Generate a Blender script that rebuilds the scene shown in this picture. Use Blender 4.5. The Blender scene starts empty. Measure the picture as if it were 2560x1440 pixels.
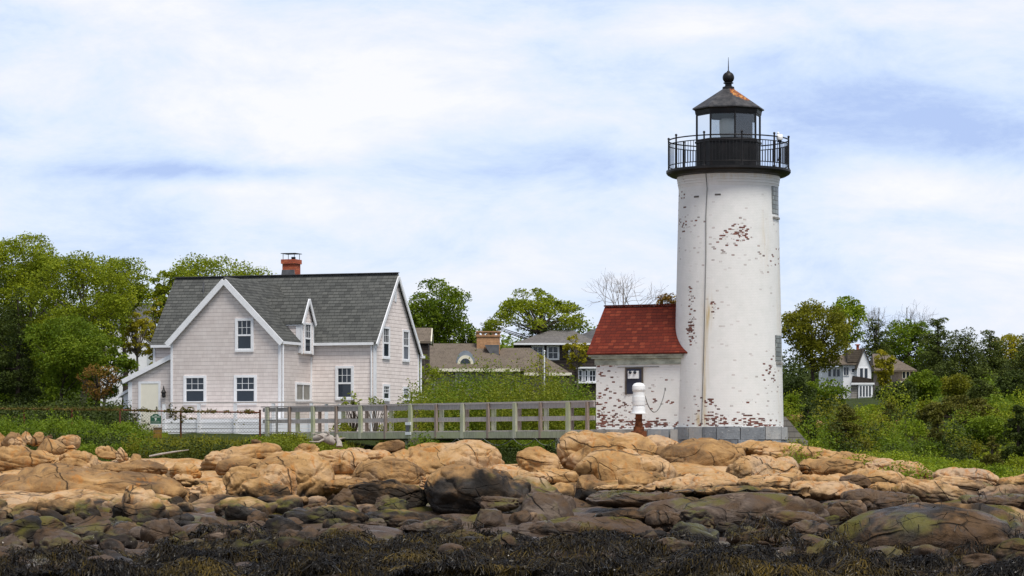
import bpy, bmesh, math, random
import numpy as np
from mathutils import Vector, Matrix
R = math.radians
SC = bpy.context.scene
COL = SC.collection
F = 7111.0          # focal length in photo pixels (2560 wide)
CAMZ = 3.0          # camera height above the low-tide datum
HY = 1120.0         # row of the true horizon in the photo

def P(px, py, d):   # photo pixel + distance -> world point
    return Vector(((px - 1280) / F * d, d, CAMZ + (HY - py) / F * d))
def PX(px, d): return (px - 1280) / F * d
def PZ(py, d): return CAMZ + (HY - py) / F * d

# ------------------------------------------------------------------ objects
def tag(o, label=None, cat=None, group=None, kind=None):
    if label: o['label'] = label
    if cat: o['category'] = cat
    if group: o['group'] = group
    if kind: o['kind'] = kind
    return o
def empty(name, loc=(0, 0, 0), rz=0.0, label=None, cat=None, group=None, parent=None):
    o = bpy.data.objects.new(name, None); COL.objects.link(o)
    o.location = loc; o.rotation_euler = (0, 0, rz); o.empty_display_size = .2
    o.parent = parent
    return tag(o, label, cat, group)
def link(name, me, mat=None, parent=None, loc=None, rz=0.0):
    o = bpy.data.objects.new(name, me); COL.objects.link(o)
    if mat is not None and len(me.materials) == 0: me.materials.append(mat)
    if parent is not None: o.parent = parent
    if loc is not None: o.location = loc
    o.rotation_euler = (0, 0, rz)
    return o

def np_mesh(name, V, Fc, smooth=False):
    """V (n,3), Fc (m,k) -> mesh"""
    me = bpy.data.meshes.new(name)
    V = np.asarray(V, np.float32); Fc = np.asarray(Fc, np.int32)
    m, k = Fc.shape
    me.vertices.add(len(V)); me.vertices.foreach_set('co', V.ravel())
    me.loops.add(m * k); me.loops.foreach_set('vertex_index', Fc.ravel())
    me.polygons.add(m)
    me.polygons.foreach_set('loop_start', np.arange(0, m * k, k, dtype=np.int32))
    me.polygons.foreach_set('loop_total', np.full(m, k, np.int32))
    if smooth: me.polygons.foreach_set('use_smooth', np.ones(m, bool))
    me.update(calc_edges=True)
    return me

class MB:
    """collects shapes that become ONE mesh"""
    def __init__(s): s.v = []; s.f = []; s.uv = []; s.sm = []; s.M = Matrix()
    def _add(s, vs, fs, smooth=False, uvs=None):
        b = len(s.v)
        s.v += [tuple(s.M @ Vector(p)) for p in vs]
        for i, f in enumerate(fs):
            s.f.append([b + j for j in f]); s.sm.append(smooth)
            s.uv.append(uvs[i] if uvs else None)
        return s
    def box(s, x0, x1, y0, y1, z0, z1):
        vs = [(x, y, z) for z in (z0, z1) for y in (y0, y1) for x in (x0, x1)]
        return s._add(vs, [(0, 2, 3, 1), (4, 5, 7, 6), (0, 1, 5, 4), (2, 6, 7, 3), (0, 4, 6, 2), (1, 3, 7, 5)])
    def cbox(s, c, d): return s.box(c[0]-d[0]/2, c[0]+d[0]/2, c[1]-d[1]/2, c[1]+d[1]/2, c[2]-d[2]/2, c[2]+d[2]/2)
    def beam(s, a, b, w, h, up=(0, 0, 1)):
        a, b, up = Vector(a), Vector(b), Vector(up)
        d = (b - a).normalized(); sd = d.cross(up).normalized(); u = sd.cross(d)
        vs = []
        for p in (a, b):
            for i, j in ((-1, -1), (1, -1), (1, 1), (-1, 1)): vs.append(p + sd * (w / 2 * i) + u * (h / 2 * j))
        return s._add(vs, [(0, 1, 2, 3)[::-1], (4, 5, 6, 7), (0, 1, 5, 4), (1, 2, 6, 5), (2, 3, 7, 6), (3, 0, 4, 7)])
    def prism(s, poly, axis, a0, a1):
        """polygon in the plane of the two other axes, swept from a0 to a1 along axis"""
        def mk(p, a):
            return {'x': (a, p[0], p[1]), 'y': (p[0], a, p[1]), 'z': (p[0], p[1], a)}[axis]
        n = len(poly)
        vs = [mk(p, a0) for p in poly] + [mk(p, a1) for p in poly]
        fs = [tuple(range(n))[::-1], tuple(range(n, 2 * n))]
        fs += [(i, (i + 1) % n, n + (i + 1) % n, n + i) for i in range(n)]
        return s._add(vs, fs)
    def tube(s, pts, rad, seg=6, smooth=True, caps=True):
        pts = [Vector(p) for p in pts]; n = len(pts)
        if not hasattr(rad, '__len__'): rad = [rad] * n
        vs = []; ref = None
        for i, p in enumerate(pts):
            d = (pts[min(i + 1, n - 1)] - pts[max(i - 1, 0)])
            d = d.normalized() if d.length > 1e-9 else Vector((0, 0, 1))
            if ref is None:
                ref = Vector((1, 0, 0)) if abs(d.x) < .8 else Vector((0, 1, 0))
            u = (ref - d * ref.dot(d)).normalized(); w = d.cross(u); ref = u
            for k in range(seg):
                a = 2 * math.pi * k / seg
                vs.append(p + (u * math.cos(a) + w * math.sin(a)) * rad[i])
        fs = []
        for i in range(n - 1):
            for k in range(seg):
                k2 = (k + 1) % seg
                fs.append((i * seg + k, i * seg + k2, (i + 1) * seg + k2, (i + 1) * seg + k))
        s._add(vs, fs, smooth)
        if caps:
            b = len(s.v) - len(vs)
            e = len(s.v); s.v += s.v[b:b + seg] + s.v[b + (n - 1) * seg:b + n * seg]
            s.f.append([e + k for k in range(seg)][::-1]); s.sm.append(False); s.uv.append(None)
            s.f.append([e + seg + k for k in range(seg)]); s.sm.append(False); s.uv.append(None)
        return s
    def lathe(s, prof, seg=64, smooth=True, c=(0, 0), a0=0.0, closed_ends=True):
        n = len(prof); vs = []; fs = []; uvs = []
        for r, z in prof:
            for k in range(seg):
                a = a0 + 2 * math.pi * k / seg
                vs.append((c[0] + r * math.cos(a), c[1] + r * math.sin(a), z))
        rm = max(r for r, z in prof)
        L = 0
        for i in range(n - 1):
            L2 = L + math.hypot(prof[i+1][0] - prof[i][0], prof[i+1][1] - prof[i][1])
            for k in range(seg):
                k2 = (k + 1) % seg
                fs.append((i * seg + k, i * seg + k2, (i + 1) * seg + k2, (i + 1) * seg + k))
                ua, ub = 2 * math.pi * k / seg * rm, 2 * math.pi * (k + 1) / seg * rm
                uvs.append([(ua, L), (ub, L), (ub, L2), (ua, L2)])
            L = L2
        if closed_ends:
            m = len(vs); vs += vs[:seg] + vs[(n - 1) * seg:n * seg]
            fs.append(tuple(m + k for k in range(seg))[::-1]); uvs.append(None)
            fs.append(tuple(m + seg + k for k in range(seg))); uvs.append(None)
        return s._add(vs, fs, smooth, uvs)
    def sphere(s, c, r, seg=14, sz=1.0):
        prof = [(max(1e-4, r * math.sin(t)), c[2] - r * sz * math.cos(t)) for t in [math.pi * i / 10 for i in range(11)]]
        return s.lathe(prof, seg, True, (c[0], c[1]))
    def mesh(s, name, bevel=0):
        me = bpy.data.meshes.new(name)
        me.from_pydata(s.v, [], s.f)
        me.polygons.foreach_set('use_smooth', s.sm)
        uvl = me.uv_layers.new(name='UVMap')
        data = np.zeros((len(me.loops), 2), np.float32)
        for p, uv in zip(me.polygons, s.uv):
            if uv is None:
                n = p.normal
                if abs(n.z) > .97: ua, va = Vector((1, 0, 0)), Vector((0, 1, 0))
                else:
                    ua = Vector((-n.y, n.x, 0)).normalized(); va = n.cross(ua)
                for li in p.loop_indices:
                    co = me.vertices[me.loops[li].vertex_index].co
                    data[li] = (co.dot(ua), co.dot(va))
            else:
                for li, q in zip(p.loop_indices, uv): data[li] = q
        uvl.data.foreach_set('uv', data.ravel())
        me.update()
        return me
    def build(s, name, mat, parent=None, loc=None, rz=0.0, bevel=0):
        o = link(name, s.mesh(name), mat, parent, loc, rz)
        if bevel:
            m = o.modifiers.new('bevel', 'BEVEL'); m.width = bevel; m.segments = 2; m.limit_method = 'ANGLE'; m.angle_limit = R(40)
        return o

# ------------------------------------------------------------------ numpy noise
def _hash(i, j, k, seed):
    h = (i.astype(np.int64) * 374761393 + j.astype(np.int64) * 668265263 + k.astype(np.int64) * 2147483647 + seed * 1274126177) & 0xffffffff
    h = ((h ^ (h >> 13)) * 1274126177) & 0xffffffff
    h = ((h ^ (h >> 16)) * 2246822519) & 0xffffffff
    return ((h ^ (h >> 15)) & 0xffffff) / float(0xffffff)
def vnoise(p, seed=0):
    p = np.asarray(p, float); f = np.floor(p).astype(np.int64); t = p - f; t = t * t * t * (t * (6 * t - 15) + 10)
    out = 0
    for a in (0, 1):
        for b in (0, 1):
            for c in (0, 1):
                w = (t[:, 0] if a else 1 - t[:, 0]) * (t[:, 1] if b else 1 - t[:, 1]) * (t[:, 2] if c else 1 - t[:, 2])
                out = out + w * _hash(f[:, 0] + a, f[:, 1] + b, f[:, 2] + c, seed)
    return out * 2 - 1
def fbm(p, seed=0, oct=4, gain=.5):
    a, s, o = 1.0, 0, 0
    p = np.asarray(p, float)
    for i in range(oct):
        s = s + a * vnoise(p * (2.03 ** i) + 17.3 * i, seed + i); a *= gain
    return s

# ------------------------------------------------------------------ node helper
class S:
    """a node socket with arithmetic"""
    def __init__(s, nt, sock): s.nt, s.s = nt, sock
    def _m(s, op, o=None, o2=None, clamp=False):
        n = s.nt.nodes.new('ShaderNodeMath'); n.operation = op; n.use_clamp = clamp
        for i, x in enumerate((s, o, o2)):
            if x is None: continue
            if isinstance(x, S): s.nt.links.new(x.s, n.inputs[i])
            else: n.inputs[i].default_value = x
        return S(s.nt, n.outputs[0])
    def __add__(s, o): return s._m('ADD', o)
    def __radd__(s, o): return s._m('ADD', o)
    def __mul__(s, o): return s._m('MULTIPLY', o)
    def __rmul__(s, o): return s._m('MULTIPLY', o)
    def __sub__(s, o): return s._m('SUBTRACT', o)
    def __rsub__(s, o): return (s * -1.0) + o
    def __truediv__(s, o): return s._m('DIVIDE', o)
    def floor(s): return s._m('FLOOR')
    def frac(s): return s._m('FRACT')
    def abs(s): return s._m('ABSOLUTE')
    def exp(s): return s._m('EXPONENT')
    def pow(s, p): return s._m('POWER', p)
    def max(s, o): return s._m('MAXIMUM', o)
    def min(s, o): return s._m('MINIMUM', o)
    def lt(s, o): return s._m('LESS_THAN', o)
    def gt(s, o): return s._m('GREATER_THAN', o)
    def clamp(s): return s._m('ADD', 0.0, clamp=True)
    def step(s, a, b, lo=0.0, hi=1.0):
        n = s.nt.nodes.new('ShaderNodeMapRange'); n.interpolation_type = 'SMOOTHSTEP'
        s.nt.links.new(s.s, n.inputs[0])
        n.inputs[1].default_value, n.inputs[2].default_value, n.inputs[3].default_value, n.inputs[4].default_value = a, b, lo, hi
        return S(s.nt, n.outputs[0])
class T:
    def __init__(t, nt): t.nt = nt
    def node(t, typ, **k):
        n = t.nt.nodes.new(typ)
        for a, b in k.items(): setattr(n, a, b)
        return n
    def conn(t, x, sock):
        if isinstance(x, S): t.nt.links.new(x.s, sock)
        elif x is not None:
            sock.default_value = x
    def coord(t, kind='Object'): return S(t.nt, t.node('ShaderNodeTexCoord').outputs[kind])
    def pos(t): return S(t.nt, t.node('ShaderNodeNewGeometry').outputs['Position'])
    def normal(t): return S(t.nt, t.node('ShaderNodeNewGeometry').outputs['Normal'])
    def island(t): return S(t.nt, t.node('ShaderNodeNewGeometry').outputs['Random Per Island'])
    def objrand(t): return S(t.nt, t.node('ShaderNodeObjectInfo').outputs['Random'])
    def sep(t, v):
        n = t.node('ShaderNodeSeparateXYZ'); t.conn(v, n.inputs[0]); return [S(t.nt, o) for o in n.outputs]
    def comb(t, x=0.0, y=0.0, z=0.0):
        n = t.node('ShaderNodeCombineXYZ')
        for i, q in enumerate((x, y, z)): t.conn(q, n.inputs[i])
        return S(t.nt, n.outputs[0])
    def scale(t, v, s, off=(0, 0, 0)):
        n = t.node('ShaderNodeMapping'); t.conn(v, n.inputs[0]); n.inputs['Scale'].default_value = s; n.inputs['Location'].default_value = off
        return S(t.nt, n.outputs[0])
    def noise(t, v, sc=1.0, det=3.0, rough=.55, dist=0.0, col=False):
        n = t.node('ShaderNodeTexNoise'); t.conn(v, n.inputs['Vector'])
        n.inputs['Scale'].default_value = sc; n.inputs['Detail'].default_value = det; n.inputs['Roughness'].default_value = rough; n.inputs['Distortion'].default_value = dist
        return S(t.nt, n.outputs['Color' if col else 'Fac'])
    def vor(t, v, sc=1.0, feat='F1', out='Distance', rnd=1.0):
        n = t.node('ShaderNodeTexVoronoi', feature=feat); t.conn(v, n.inputs['Vector']); n.inputs['Scale'].default_value = sc; n.inputs['Randomness'].default_value = rnd
        return S(t.nt, n.outputs[out])
    def white(t, v):
        n = t.node('ShaderNodeTexWhiteNoise'); t.conn(v, n.inputs['Vector']); return S(t.nt, n.outputs['Value'])
    def ramp(t, f, stops, interp='LINEAR'):
        n = t.node('ShaderNodeValToRGB'); t.conn(f, n.inputs[0]); cr = n.color_ramp; cr.interpolation = interp
        while len(cr.elements) < len(stops): cr.elements.new(.5)
        for e, (p, c) in zip(cr.elements, stops): e.position = p; e.color = (*c, 1)
        return S(t.nt, n.outputs[0])
    def mix(t, f, a, b, mode='MIX'):
        n = t.node('ShaderNodeMix', data_type='RGBA', blend_type=mode)
        t.conn(f, n.inputs[0])
        for q, i in ((a, 6), (b, 7)):
            if isinstance(q, S): t.nt.links.new(q.s, n.inputs[i])
            else: n.inputs[i].default_value = (*q, 1)
        return S(t.nt, n.outputs[2])
    def addv(t, a, b, op='ADD'):
        n = t.node('ShaderNodeVectorMath', operation=op); t.conn(a, n.inputs[0]); t.conn(b, n.inputs[1]); return S(t.nt, n.outputs[0])
    def bump(t, h, strength=.5, dist=.02):
        n = t.node('ShaderNodeBump'); t.conn(h, n.inputs['Height']); n.inputs['Strength'].default_value = strength; n.inputs['Distance'].default_value = dist
        return S(t.nt, n.outputs[0])

def material(name, fn):
    m = bpy.data.materials.new(name); m.use_nodes = True
    nt = m.node_tree; nt.nodes.clear(); t = T(nt)
    out = t.node('ShaderNodeOutputMaterial')
    r = fn(t)
    if isinstance(r, dict):
        b = t.node('ShaderNodeBsdfPrincipled')
        c = r['c']
        if isinstance(c, S): nt.links.new(c.s, b.inputs['Base Color'])
        else: b.inputs['Base Color'].default_value = (*c, 1)
        t.conn(r.get('r', .7), b.inputs['Roughness'])
        t.conn(r.get('m', 0.0), b.inputs['Metallic'])
        if 'spec' in r: t.conn(r['spec'], b.inputs['Specular IOR Level'])
        if 'n' in r: nt.links.new(r['n'].s, b.inputs['Normal'])
        sh = b.outputs[0]
        if 'trans' in r:   # translucent leaf share
            tr = t.node('ShaderNodeBsdfTranslucent')
            tc = r.get('tc', c)
            if isinstance(tc, S): nt.links.new(tc.s, tr.inputs[0])
            else: tr.inputs[0].default_value = (*tc, 1)
            mx = t.node('ShaderNodeMixShader'); mx.inputs[0].default_value = r['trans']
            nt.links.new(sh, mx.inputs[1]); nt.links.new(tr.outputs[0], mx.inputs[2]); sh = mx.outputs[0]
        nt.links.new(sh, out.inputs[0])
    else: nt.links.new(r, out.inputs[0])
    return m
# ------------------------------------------------------------------ materials
def gsum(t, X, Z, blobs):
    s = None
    for cx, cz, sx, sz, a in blobs:
        e = (((X - cx) * (1 / sx)).pow(2.0) + ((Z - cz) * (1 / sz)).pow(2.0)) * -1.0
        e = e.exp() * a
        s = e if s is None else s + e
    return s
def brick_paint(blobs, stains):
    """white painted brick; the paint has flaked off brick by brick in patches"""
    def fn(t):
        u, v, _ = t.sep(t.coord('UV')); ob = t.coord('Object'); X, Y, Z = t.sep(ob)
        row = (v / .056).floor(); uu = u / .115 + row * .5; colr = uu.floor()
        fu, fv = uu.frac(), (v / .056).frac()
        rid = t.white(t.comb(colr, row, 3.0)); rid2 = t.white(t.comb(colr, row, 9.0))
        joint = (fv.lt(.13)).max(fu.lt(.045))
        d = gsum(t, X, Z, blobs) * Y.lt(.3) + t.noise(ob, 1.6, 4, .6).step(.62, .76) * .035 + .001
        n = t.noise(t.scale(ob, (9, 9, 20)), 1.0, 3, .6)
        off = (d * (.9 + (n - .5) * 3.0) - rid).step(-.03, .05)
        off = (off.max(joint * (d + (n - .5) * .7 - .3 ).step(.0, .12) * .9)).clamp()
        brick = t.mix(rid2, (.21, .065, .045), (.085, .035, .03))
        brick = t.mix(joint * .7, brick, (.30, .26, .22))
        nn = t.noise(ob, 3.0, 5, .6)
        white = t.mix(nn.step(.3, .75), (.83, .83, .82), (.77, .78, .765))
        white = t.mix(rid * .10, white, (.62, .63, .62))
        white = t.mix(joint * .16, white, (.45, .46, .45))
        if stains:
            st = gsum(t, X, Z, stains) * Y.lt(.3) * t.noise(t.scale(ob, (9, 9, .6)), 1.0, 4, .65).step(.35, .7)
            white = t.mix((st * .8).clamp(), white, (.55, .40, .16))
        drip = t.noise(t.scale(ob, (5, 5, .35)), 1.0, 4, .6).step(.56, .8)
        white = t.mix(drip * .08, white, (.55, .55, .47))
        c = t.mix(off, white, brick)
        h = (1.0 - joint * .6) + rid * .35 - off * .7 + nn * .3
        return dict(c=c, r=.62, n=t.bump(h, .55, .012), spec=.35)
    return fn
def M_siding(t):
    u, v, _ = t.sep(t.coord('UV')); ob = t.coord('Object')
    row = (v / .165).floor(); fv = (v / .165).frac()
    uu = u / .21 + t.white(t.comb(row, 2.0, 1.0)) * 5.0
    rid = t.white(t.comb(uu.floor(), row, 5.0)); fu = uu.frac()
    n = t.noise(ob, 1.3, 4, .6); n2 = t.noise(t.scale(ob, (14, 14, 2)), 1.0, 3)
    c = t.mix(rid, (.80, .72, .685), (.70, .62, .59))
    c = t.mix(n.step(.35, .75) * .5, c, (.82, .745, .72))
    c = t.mix(n2.step(.45, .8) * .25, c, (.55, .46, .43))
    line = fv.lt(.09)  # shadow under each shingle butt, painted as a dark line
    c = t.mix(line * .75, c, (.27, .22, .21))
    c = t.mix(fu.lt(.03) * .28, c, (.33, .28, .26))
    return dict(c=c, r=.75, n=t.bump((1.0 - fv) * (1 - fu.lt(.03) * .3) + n2 * .1, .8, .018), spec=.25)
def shingles(ca, cb, cc, rowh, wid, dark, moss=None):
    def fn(t):
        u, v, _ = t.sep(t.coord('UV')); ob = t.coord('Object')
        wob = t.noise(ob, 4.0, 2) * .022
        vv = (v + wob) / rowh; row = vv.floor(); fv = vv.frac()
        uu = u / wid + t.white(t.comb(row, 2.0, 1.0)) * 7.0
        rid = t.white(t.comb(uu.floor(), row, 5.0)); fu = uu.frac()
        c = t.mix(rid, ca, cb)
        c = t.mix(t.white(t.comb(uu.floor(), row, 8.0)).gt(.8) * .7, c, cc)
        c = t.mix(t.noise(ob, .9, 5, .65).step(.45, .8) * .45, c, tuple(x * 1.5 for x in ca))
        c = t.mix(t.noise(t.scale(ob, (30, 30, 30)), 1.0, 2).step(.4, .8) * .4, c, tuple(x * .55 for x in cb))
        gap = (fv.lt(.17 )).max(fu.lt(.05) * .8)  # joints; on roofs the course line is a painted butt shadow
        c = t.mix(gap * .85, c, dark)
        return dict(c=c, r=.85, n=t.bump((1.0 - fv) + rid * .25 - fu.lt(.05) * .3, .9, .03), spec=.2)
    return fn
def plain(c, r=.6, var=.25, sc=4.0, m=0.0, bump=.15, spec=.4, stretch=(1, 1, 1)):
    def fn(t):
        ob = t.scale(t.coord('Object'), stretch)
        n = t.noise(ob, sc, 5, .62)
        d = tuple(x * (1 - var) for x in c); l = tuple(min(1, x * (1 + var * .6)) for x in c)
        return dict(c=t.mix(n.step(.3, .7), d, l), r=r, m=m, n=t.bump(n, bump, .01), spec=spec)
    return fn
def wood(c1, c2, green=None, gamt=0.0):
    def fn(t):
        ob = t.coord('Object'); rnd = t.objrand()
        g = t.noise(t.scale(ob, (3, 3, 3)), 6.0, 4, .7, 1.2); w = t.noise(t.comb(t.sep(ob)[0], t.sep(ob)[1], t.sep(ob)[2] * .15), 24.0, 3, .6)
        c = t.mix(w.step(.3, .7), c1, c2)
        c = t.mix(g.step(.55, .8) * .6, c, tuple(x * .45 for x in c1))
        if green: c = t.mix(t.noise(ob, 1.1, 4, .6).step(.40, .62) * gamt, c, green)
        return dict(c=c, r=.85, n=t.bump(w, .4, .01), spec=.2)
    return fn
def M_glass_dark(t):
    n = t.noise(t.coord('Object'), 1.2, 2)
    return dict(c=t.mix(n, (.012, .018, .028), (.030, .042, .058)), r=.05, spec=.42)
def rock_mat(unshaded=1.0, up=0.0):
    def fn(t):
        p = t.pos(); X, Y, Z = t.sep(p); ob = t.coord('Object'); orr = t.objrand()
        nz = t.sep(t.normal())[2]
        q = t.addv(p, t.scale(t.noise(p, .7, 2, .5, col=True), (.8, .8, .8), (-.4, -.4, -.4)), 'ADD')
        big = t.noise(t.scale(q, (.55, .4, .9)), 1.0, 3, .6)
        mid = t.noise(t.scale(q, (1.6, 1.4, 2.6)), 1.0, 5, .65)
        fine = t.noise(p, 9.0, 5, .72)
        spk = t.noise(p, 42.0, 2, .6)
        streak = t.noise(t.scale(q, (2.6, 2.2, .5)), 1.6, 4, .65)
        # dry granite
        c = t.ramp((big * .55 + mid * .45 + (orr - .5) * .26), [(.30, (.14, .082, .040)), (.41, (.275, .160, .068)), (.50, (.405, .240, .098)), (.60, (.50, .33, .18)), (.74, (.38, .28, .20))])
        c = t.mix((streak + (orr - .5) * .10).step(.51, .69) * .66, c, (.40, .155, .025))              # iron staining
        c = t.mix(t.noise(q, 1.05, 5, .7).step(.56, .72) * .55, c, (.30, .215, .14))   # weathered grey-brown patches
        c = t.mix(fine.step(.52, .78) * .42, c, (.17, .115, .065))
        drk = t.noise(t.scale(q, (3.4, 3.0, .45), (4, 1, 7)), 1.2, 5, .7)
        c = t.mix(drk.step(.55, .72) * .62, c, (.085, .060, .042))               # black water stains
        c = t.mix(spk.step(.58, .75) * .2, c, (.52, .39, .25))
        ridge = t.vor(t.scale(q, (.42, .30, 1.0)), 1.0, 'DISTANCE_TO_EDGE')
        crk = ridge.step(.0, .013, 1.0, 0.0) * t.noise(p, .9, 3).step(.42, .58)
        ridge2 = t.vor(t.scale(q, (1.1, .9, 2.6), (3, 1, 2)), 1.0, 'DISTANCE_TO_EDGE')
        crk = crk.max(ridge2.step(.0, .014, 1.0, 0.0) * t.noise(p, 1.3, 3).step(.52, .62) * .8)
        c = t.mix(crk * .4, c, (.07, .048, .03))
        if unshaded < 1: c = t.mix(1 - unshaded, c, (.018, .012, .008))  # shade of the gaps painted into the rock colour
        a_, b_, e_ = t.sep(t.scale(q, (1, 1, 1)))
        j1 = ((a_ * .42 + b_ * .20 + e_ * .10 + orr * 5.0 + mid * .10).frac() - .5).abs().step(.0, .014, 1.0, 0.0)
        j2 = ((e_ * .62 + a_ * .07 - b_ * .05 + orr * 3.0 + mid * .14).frac() - .5).abs().step(.0, .022, 1.0, 0.0)
        jn = (j1 * t.noise(p, .5, 2).step(.46, .54)).max(j2 * t.noise(t.scale(p, (1, 1, 1), (5, 2, 1)), .6, 2).step(.44, .54))
        c = t.mix(jn * .75, c, (.055, .036, .022))
        # wetted, algae-darkened granite below the high-water line
        tide = (Z + (big - .5) * 1.5 + (mid - .5) * .7 + (fine - .5) * .25 + X * -.010).step(TIDE + up - .28, TIDE + up + .16, 1.0, 0.0)
        deep = (Z + (mid - .5) * .6).step(TIDE - .95 + up * .6, TIDE - .2 + up * .6, 1.0, 0.0)
        w = t.ramp(mid * .6 + big * .4 + (orr - .5) * .25, [(.32, (.007, .005, .0035)), (.44, (.026, .017, .010)), (.53, (.100, .056, .025)), (.62, (.080, .054, .038)), (.74, (.20, .145, .105))])
        w = t.mix(deep * .42, w, t.ramp(fine * .5 + mid * .5, [(.36, (.006, .005, .005)), (.52, (.026, .021, .021)), (.66, (.075, .062, .060))]))
        alg = t.noise(q, .75, 4, .6).step(.50, .62) * nz.step(.05, .75) * (1.0 - deep * .5)
        w = t.mix(alg * .8, w, (.092, .086, .006))
        w = t.mix(fine.step(.56, .78) * .5, w, (.02, .018, .014))
        w = t.mix(spk.step(.64, .75) * deep * .5, w, (.30, .28, .25))            # barnacles
        w = t.mix(crk * .85, w, (.012, .01, .008))
        if unshaded < 1: w = t.mix(.86, w, (.012, .009, .006))
        c = t.mix(tide, c, w)
        wet = tide * t.noise(q, .6, 3).step(.38, .62)
        rough = .85 - wet * (.18 + .34 * nz.step(.55, .95))
        chip = t.vor(t.scale(q, (1.5, 1.3, 2.2)), 1.0)
        h = fine * .55 + mid * .9 + chip * .7 + spk * .14 - crk * 1.0 - jn * 1.6
        return dict(c=c, r=rough, n=t.bump(h, .8, .08), spec=.22 + wet * .2)
    return fn
TIDE = CAMZ - 1.14
def M_ground(t):
    """granite ledge seaward, turf and litter landward"""
    return None
def leafmat(cols, trans=.34):
    """cols: dark, mid, light leaf colours, varied leaf by leaf and spray by spray"""
    def fn(t):
        r = t.island(); p = t.pos()
        n = t.noise(p, .9, 3, .6)
        f = r * .24 + n * .95 - .10
        c = t.ramp(f, [(.18, cols[0]), (.45, cols[1]), (.74, cols[2])])
        return dict(c=c, r=.6, spec=.22, trans=trans, tc=t.mix(.35, c, (cols[2][0], cols[2][1], cols[2][2])))
    return fn
def bark(c):
    return plain(c, .9, .5, 9.0, bump=.6, spec=.15, stretch=(2, 2, .5))
def M_metal_black(t):
    ob = t.coord('Object'); n = t.noise(ob, 2.2, 5, .7); s = t.noise(t.scale(ob, (7, 7, .5)), 1.0, 4, .7)
    c = t.mix(n.step(.4, .7), (.006, .006, .007), (.017, .016, .017))
    c = t.mix(s.step(.56, .75) * .4, c, (.045, .022, .014))
    return dict(c=c, r=.5, spec=.3, n=t.bump(n, .2, .01))
def M_lantern_roof(t):
    ob = t.coord('Object'); X, Y, Z = t.sep(ob); n = t.noise(ob, 4.5, 5, .7); n2 = t.noise(ob, 11.0, 4, .6)
    c = t.mix(n.step(.35, .7), (.022, .022, .025), (.075, .070, .070))
    m = gsum(t, X, Z, [(.62, 12.22, .22, .10, .85), (.30, 12.52, .24, .20, 1.3), (.16, 12.66, .12, .2, .9), (.50, 12.38, .26, .10, .8)]) * Y.lt(0.) * X.gt(.03)
    rust = (m + (n - .5) * 1.4).step(.45, .62)
    c = t.mix(rust, c, t.ramp(n2, [(.35, (.10, .030, .02)), (.52, (.30, .095, .02)), (.62, (.55, .24, .02)), (.75, (.30, .27, .26))]))
    return dict(c=c, r=.5, spec=.45, n=t.bump(n2, .3, .01))
def M_granite_block(t):
    ob = t.coord('Object'); r = t.island(); n = t.noise(ob, 2.4, 5, .68); f = t.noise(ob, 14, 4, .7)
    c = t.ramp(r * .5 + n * .5, [(.3, (.16, .175, .195)), (.5, (.25, .275, .30)), (.7, (.40, .40, .39))])
    c = t.mix(f.step(.58, .75) * .6, c, (.62, .61, .58)); c = t.mix(n.step(.6, .75) * .5, c, (.24, .17, .10))
    c = t.mix(t.noise(ob, 5, 4).step(.62, .72) * .7, c, (.05, .045, .045))
    return dict(c=c, r=.8, n=t.bump(f + n, .6, .03), spec=.3)
def pane_mat(tint, gloss=.12):
    def fn(t):
        tr = t.node('ShaderNodeBsdfTransparent'); tr.inputs[0].default_value = (*tint, 1)
        gl = t.node('ShaderNodeBsdfGlossy'); gl.inputs['Roughness'].default_value = .05; gl.inputs[0].default_value = (.8, .85, .9, 1)
        fr = t.node('ShaderNodeFresnel'); fr.inputs[0].default_value = 1.5
        m = t.node('ShaderNodeMixShader')
        t.conn(S(t.nt, fr.outputs[0]) * 1.0 + gloss * .0, m.inputs[0])
        t.nt.links.new(tr.outputs[0], m.inputs[1]); t.nt.links.new(gl.outputs[0], m.inputs[2])
        return m.outputs[0]
    return fn
def M_glassblock(t):
    u, v, _ = t.sep(t.coord('UV'))
    fu, fv = (u / .115).frac(), (v / .155).frac()
    g = fu.lt(.16).max(fv.lt(.2)); r = t.white(t.comb((u / .115).floor(), (v / .155).floor(), 1.0))
    c = t.mix(r, (.16, .19, .20), (.36, .39, .38)); c = t.mix(g, c, (.10, .10, .09))
    return dict(c=c, r=.25, n=t.bump(fu.step(0, .5) + fv, .4, .02), spec=.5)

MT = {}
def mk(n, fn): MT[n] = material(n, fn); return MT[n]
def _bl(px, py, sx, sy, a, cx=1821, d=98.2, zb=3.0): # paint loss located on the tower face
    return ((px - cx) / F * d, PZ(py, d) - CAMZ, sx / 71, sy / 71, a)
tower_bl = [_bl(1836, 577, 24, 24, .36), _bl(1803, 592, 11, 13, .4), _bl(1850, 585, 13, 12, .34), _bl(1722, 820, 8, 32, .7), _bl(1720, 745, 7, 30, .42), _bl(1718, 560, 26, 14, .30), _bl(1776, 770, 7, 22, .55),
            _bl(1700, 480, 8, 60, .14), _bl(1800, 615, 60, 60, .03), _bl(1860, 1062, 200, 6, .32), _bl(1790, 1050, 45, 12, .46), _bl(1882, 1055, 30, 14, .6), _bl(1915, 930, 18, 40, .26), _bl(1760, 1020, 40, 26, .22), _bl(1862, 1002, 12, 6, .5), _bl(1765, 1002, 12, 6, .7), _bl(1930, 640, 40, 30, .1)]
tower_st = [_bl(1753, 930, 8, 150, .9), _bl(1760, 780, 9, 40, 1.3), _bl(1740, 1050, 14, 20, 1.2), _bl(1905, 600, 10, 60, .5), _bl(1948, 850, 10, 220, .45), _bl(1800, 440, 60, 8, .5), _bl(1905, 435, 30, 6, .8)]
mk('painted_brick', brick_paint(tower_bl, tower_st))
mk('siding', M_siding)
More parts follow.
